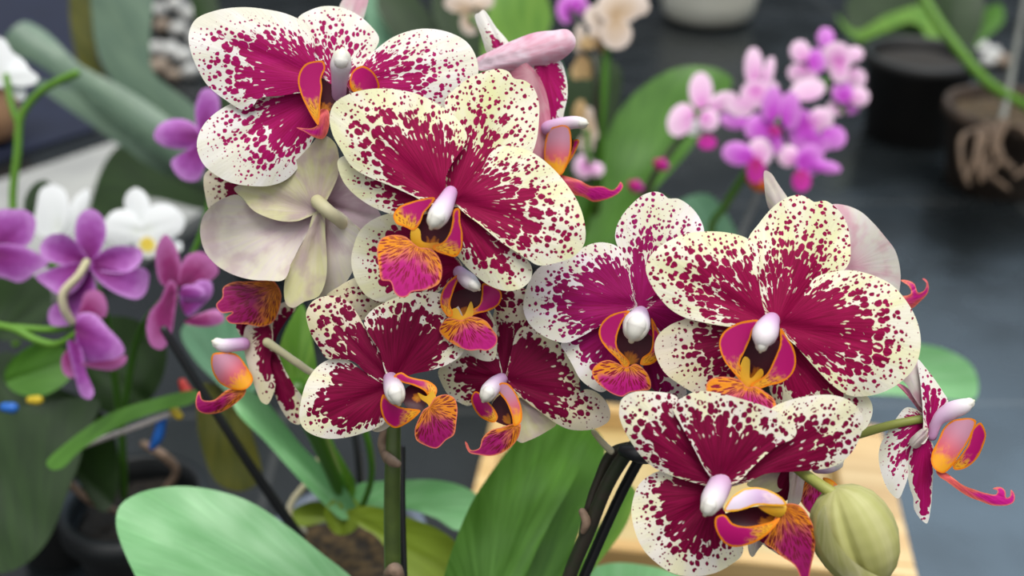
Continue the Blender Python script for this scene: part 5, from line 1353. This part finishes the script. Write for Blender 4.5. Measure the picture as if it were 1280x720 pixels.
M['wood'] = mat_wood()
M['woodf'] = mat_plain('tray_bottom', (0.46, 0.34, 0.14), (0.54, 0.42, 0.20), 0.4, scale=25)
q = [floor_pt(640, 540), floor_pt(552, 706), floor_pt(1132, 722), floor_pt(1060, 540)]
tx0, tx1 = (q[0].x + q[1].x) / 2, (q[2].x + q[3].x) / 2 + 0.006
ty0, ty1 = (q[1].y + q[2].y) / 2 - 0.008, (q[0].y + q[3].y) / 2
TR = empty('wooden_tray', Vector(((tx0 + tx1) / 2, (ty0 + ty1) / 2, 0)))
tag(TR, 'yellow wooden tray on the dark floor under the nodding bloom and bud', 'tray')


def box(name, parent, mat, lo, hi, bev=0.0008, rot=0.0):
    bm = bmesh.new()
    bmesh.ops.create_cube(bm, size=1.0)
    lo, hi = Vector(lo), Vector(hi)
    for v in bm.verts:
        v.co = Vector((lo[i] + (v.co[i] + 0.5) * (hi[i] - lo[i]) for i in range(3)))
    bmesh.ops.bevel(bm, geom=bm.edges[:], offset=bev, segments=2, affect='EDGES')
    o = org(parent)
    me = bpy.data.meshes.new(name)
    for v in bm.verts: v.co -= o
    bm.to_mesh(me); bm.free()
    me.materials.append(mat)
    return link(name, me, parent)


TR.rotation_euler[2] = -math.radians(8)
wt_ = 0.009
box('tray_base', TR, M['woodf'], (tx0, ty0, 0), (tx1, ty1, 0.004))
box('rail', TR, M['wood'], (tx0, ty0, 0.004), (tx1, ty0 + wt_, 0.018))
box('rail', TR, M['wood'], (tx0, ty1 - wt_, 0.004), (tx1, ty1, 0.018))
box('rail', TR, M['wood'], (tx0, ty0 + wt_, 0.004), (tx0 + wt_, ty1 - wt_, 0.018))
box('rail', TR, M['wood'], (tx1 - 0.03, ty0 + wt_, 0.004), (tx1, ty1 - wt_, 0.018))

tp = floor_pt(-22, 196)
tr_ = 46 * (tp - CAM).dot(FWD) / FPX
TP = empty('plant_pot', Vector((tp.x, tp.y + tr_ * 0.8, 0)))
tag(TP, 'tan clay pot at the left edge of the picture, on the pale strip', 'pot')
M['clay'] = mat_plain('tan_clay', (0.36, 0.20, 0.10), (0.28, 0.15, 0.08), 0.8, scale=40, bump=0.2)
tc_ = (tp.x, tp.y + tr_ * 0.8, 0.0125)
lathe('body', TP, M['clay'], tc_, [(tr_ * 0.72, 0), (tr_ * 0.75, 0.002), (tr_ * 0.93, 0.055), (tr_ * 0.90, 0.055), (0.001, 0.055)], 48)
lathe('rim', TP, M['clay'], tc_, [(tr_ * 0.92, 0.055), (tr_ * 1.02, 0.056), (tr_ * 1.04, 0.072), (tr_ * 0.94, 0.073), (tr_ * 0.90, 0.058)], 48)

# navy mat and stones, top left
def floor_poly_thing(name, pxs, h, mat):
    qs = [floor_pt(x, y) for x, y in pxs]
    c = sum(qs, Vector()) / len(qs)
    n = len(qs)
    v = [Vector((p.x, p.y, h)) for p in qs] + [Vector((p.x, p.y, 0.0005)) for p in qs]
    f = [list(range(n))[::-1], [n + i for i in range(n)]] + [[i, (i + 1) % n, n + (i + 1) % n, n + i] for i in range(n)]
    o = mesh_obj(name, v, f, mat, smooth=False, origin=(c.x, c.y, 0))
    bm = bmesh.new(); bm.from_mesh(o.data); bmesh.ops.recalc_face_normals(bm, faces=bm.faces); bm.to_mesh(o.data); bm.free()
    return o


tag(floor_poly_thing('floor_mat', [(-80, -10), (108, -25), (130, 60), (120, 165), (-90, 232)], 0.004, mat_plain('navy_mat', (0.003, 0.006, 0.022), (0.005, 0.009, 0.030), 0.6, scale=30)),
    'dark navy mat on the floor at the top left', 'mat')
M['stone'] = mat_plain('white_stone', (0.50, 0.50, 0.48), (0.36, 0.35, 0.33), 0.7, scale=60, bump=0.3)
M['stonem'] = mat_plain('brown_stone', (0.20, 0.15, 0.11), (0.26, 0.20, 0.15), 0.7, scale=60, bump=0.3)


def stone(c, r, mat, seed):
    bm = bmesh.new()
    bmesh.ops.create_icosphere(bm, subdivisions=3, radius=1.0)
    for v in bm.verts:
        n = mnoise.noise(v.co * 1.1 + Vector((seed * 3.1, seed, 0)))
        v.co = Vector((v.co.x, v.co.y, v.co.z * 0.75)) * r * (1 + 0.35 * n)
    mz = min(v.co.z for v in bm.verts)
    for v in bm.verts: v.co.z -= mz
    me = bpy.data.meshes.new('stone')
    bm.to_mesh(me); bm.free()
    me.materials.append(mat)
    me.polygons.foreach_set('use_smooth', [True] * len(me.polygons))
    o = link('stone', me, None)
    o.location = Vector(c)
    return o


SR = random.Random(11)
for i, (sx, sy) in enumerate([(200, 12), (222, 8), (238, 22), (205, 35), (226, 40), (243, 50), (196, 62), (214, 66), (232, 74), (200, 88), (219, 94), (240, 92)]):
    p = floor_pt(sx, sy + 6)
    tag(stone((p.x, p.y, 0.0), SR.uniform(0.010, 0.014) * (1.0 if i % 5 else 0.8), M['stonem'] if i in (3, 9, 10) else M['stone'], i),
        'rough stone in the pale heap behind the topmost speckled bloom', 'stone', 'stones heaped at the top left')
for i, (sx, sy, mt) in enumerate([(1226, 62, 'stone'), (1240, 70, 'stone'), (1232, 78, 'stone'), (1216, 45, 'stonem'), (1252, 78, 'stonem')]):
    p = floor_pt(sx, sy + 6)
    tag(stone((p.x, p.y, 0.0), 0.010, M[mt], 30 + i), 'small stone on the floor behind the brown pot', 'stone', 'stones at the top right')

# back wall, beyond the top of the picture
box('wall_back', None, mat_plain('dark_wall', (0.05, 0.055, 0.06), (0.04, 0.045, 0.05), 0.8, scale=3), (-4, 6.9, 0), (4, 7.0, 2.6))['kind'] = 'structure'
bpy.data.objects['wall_back'].name = 'wall_back'
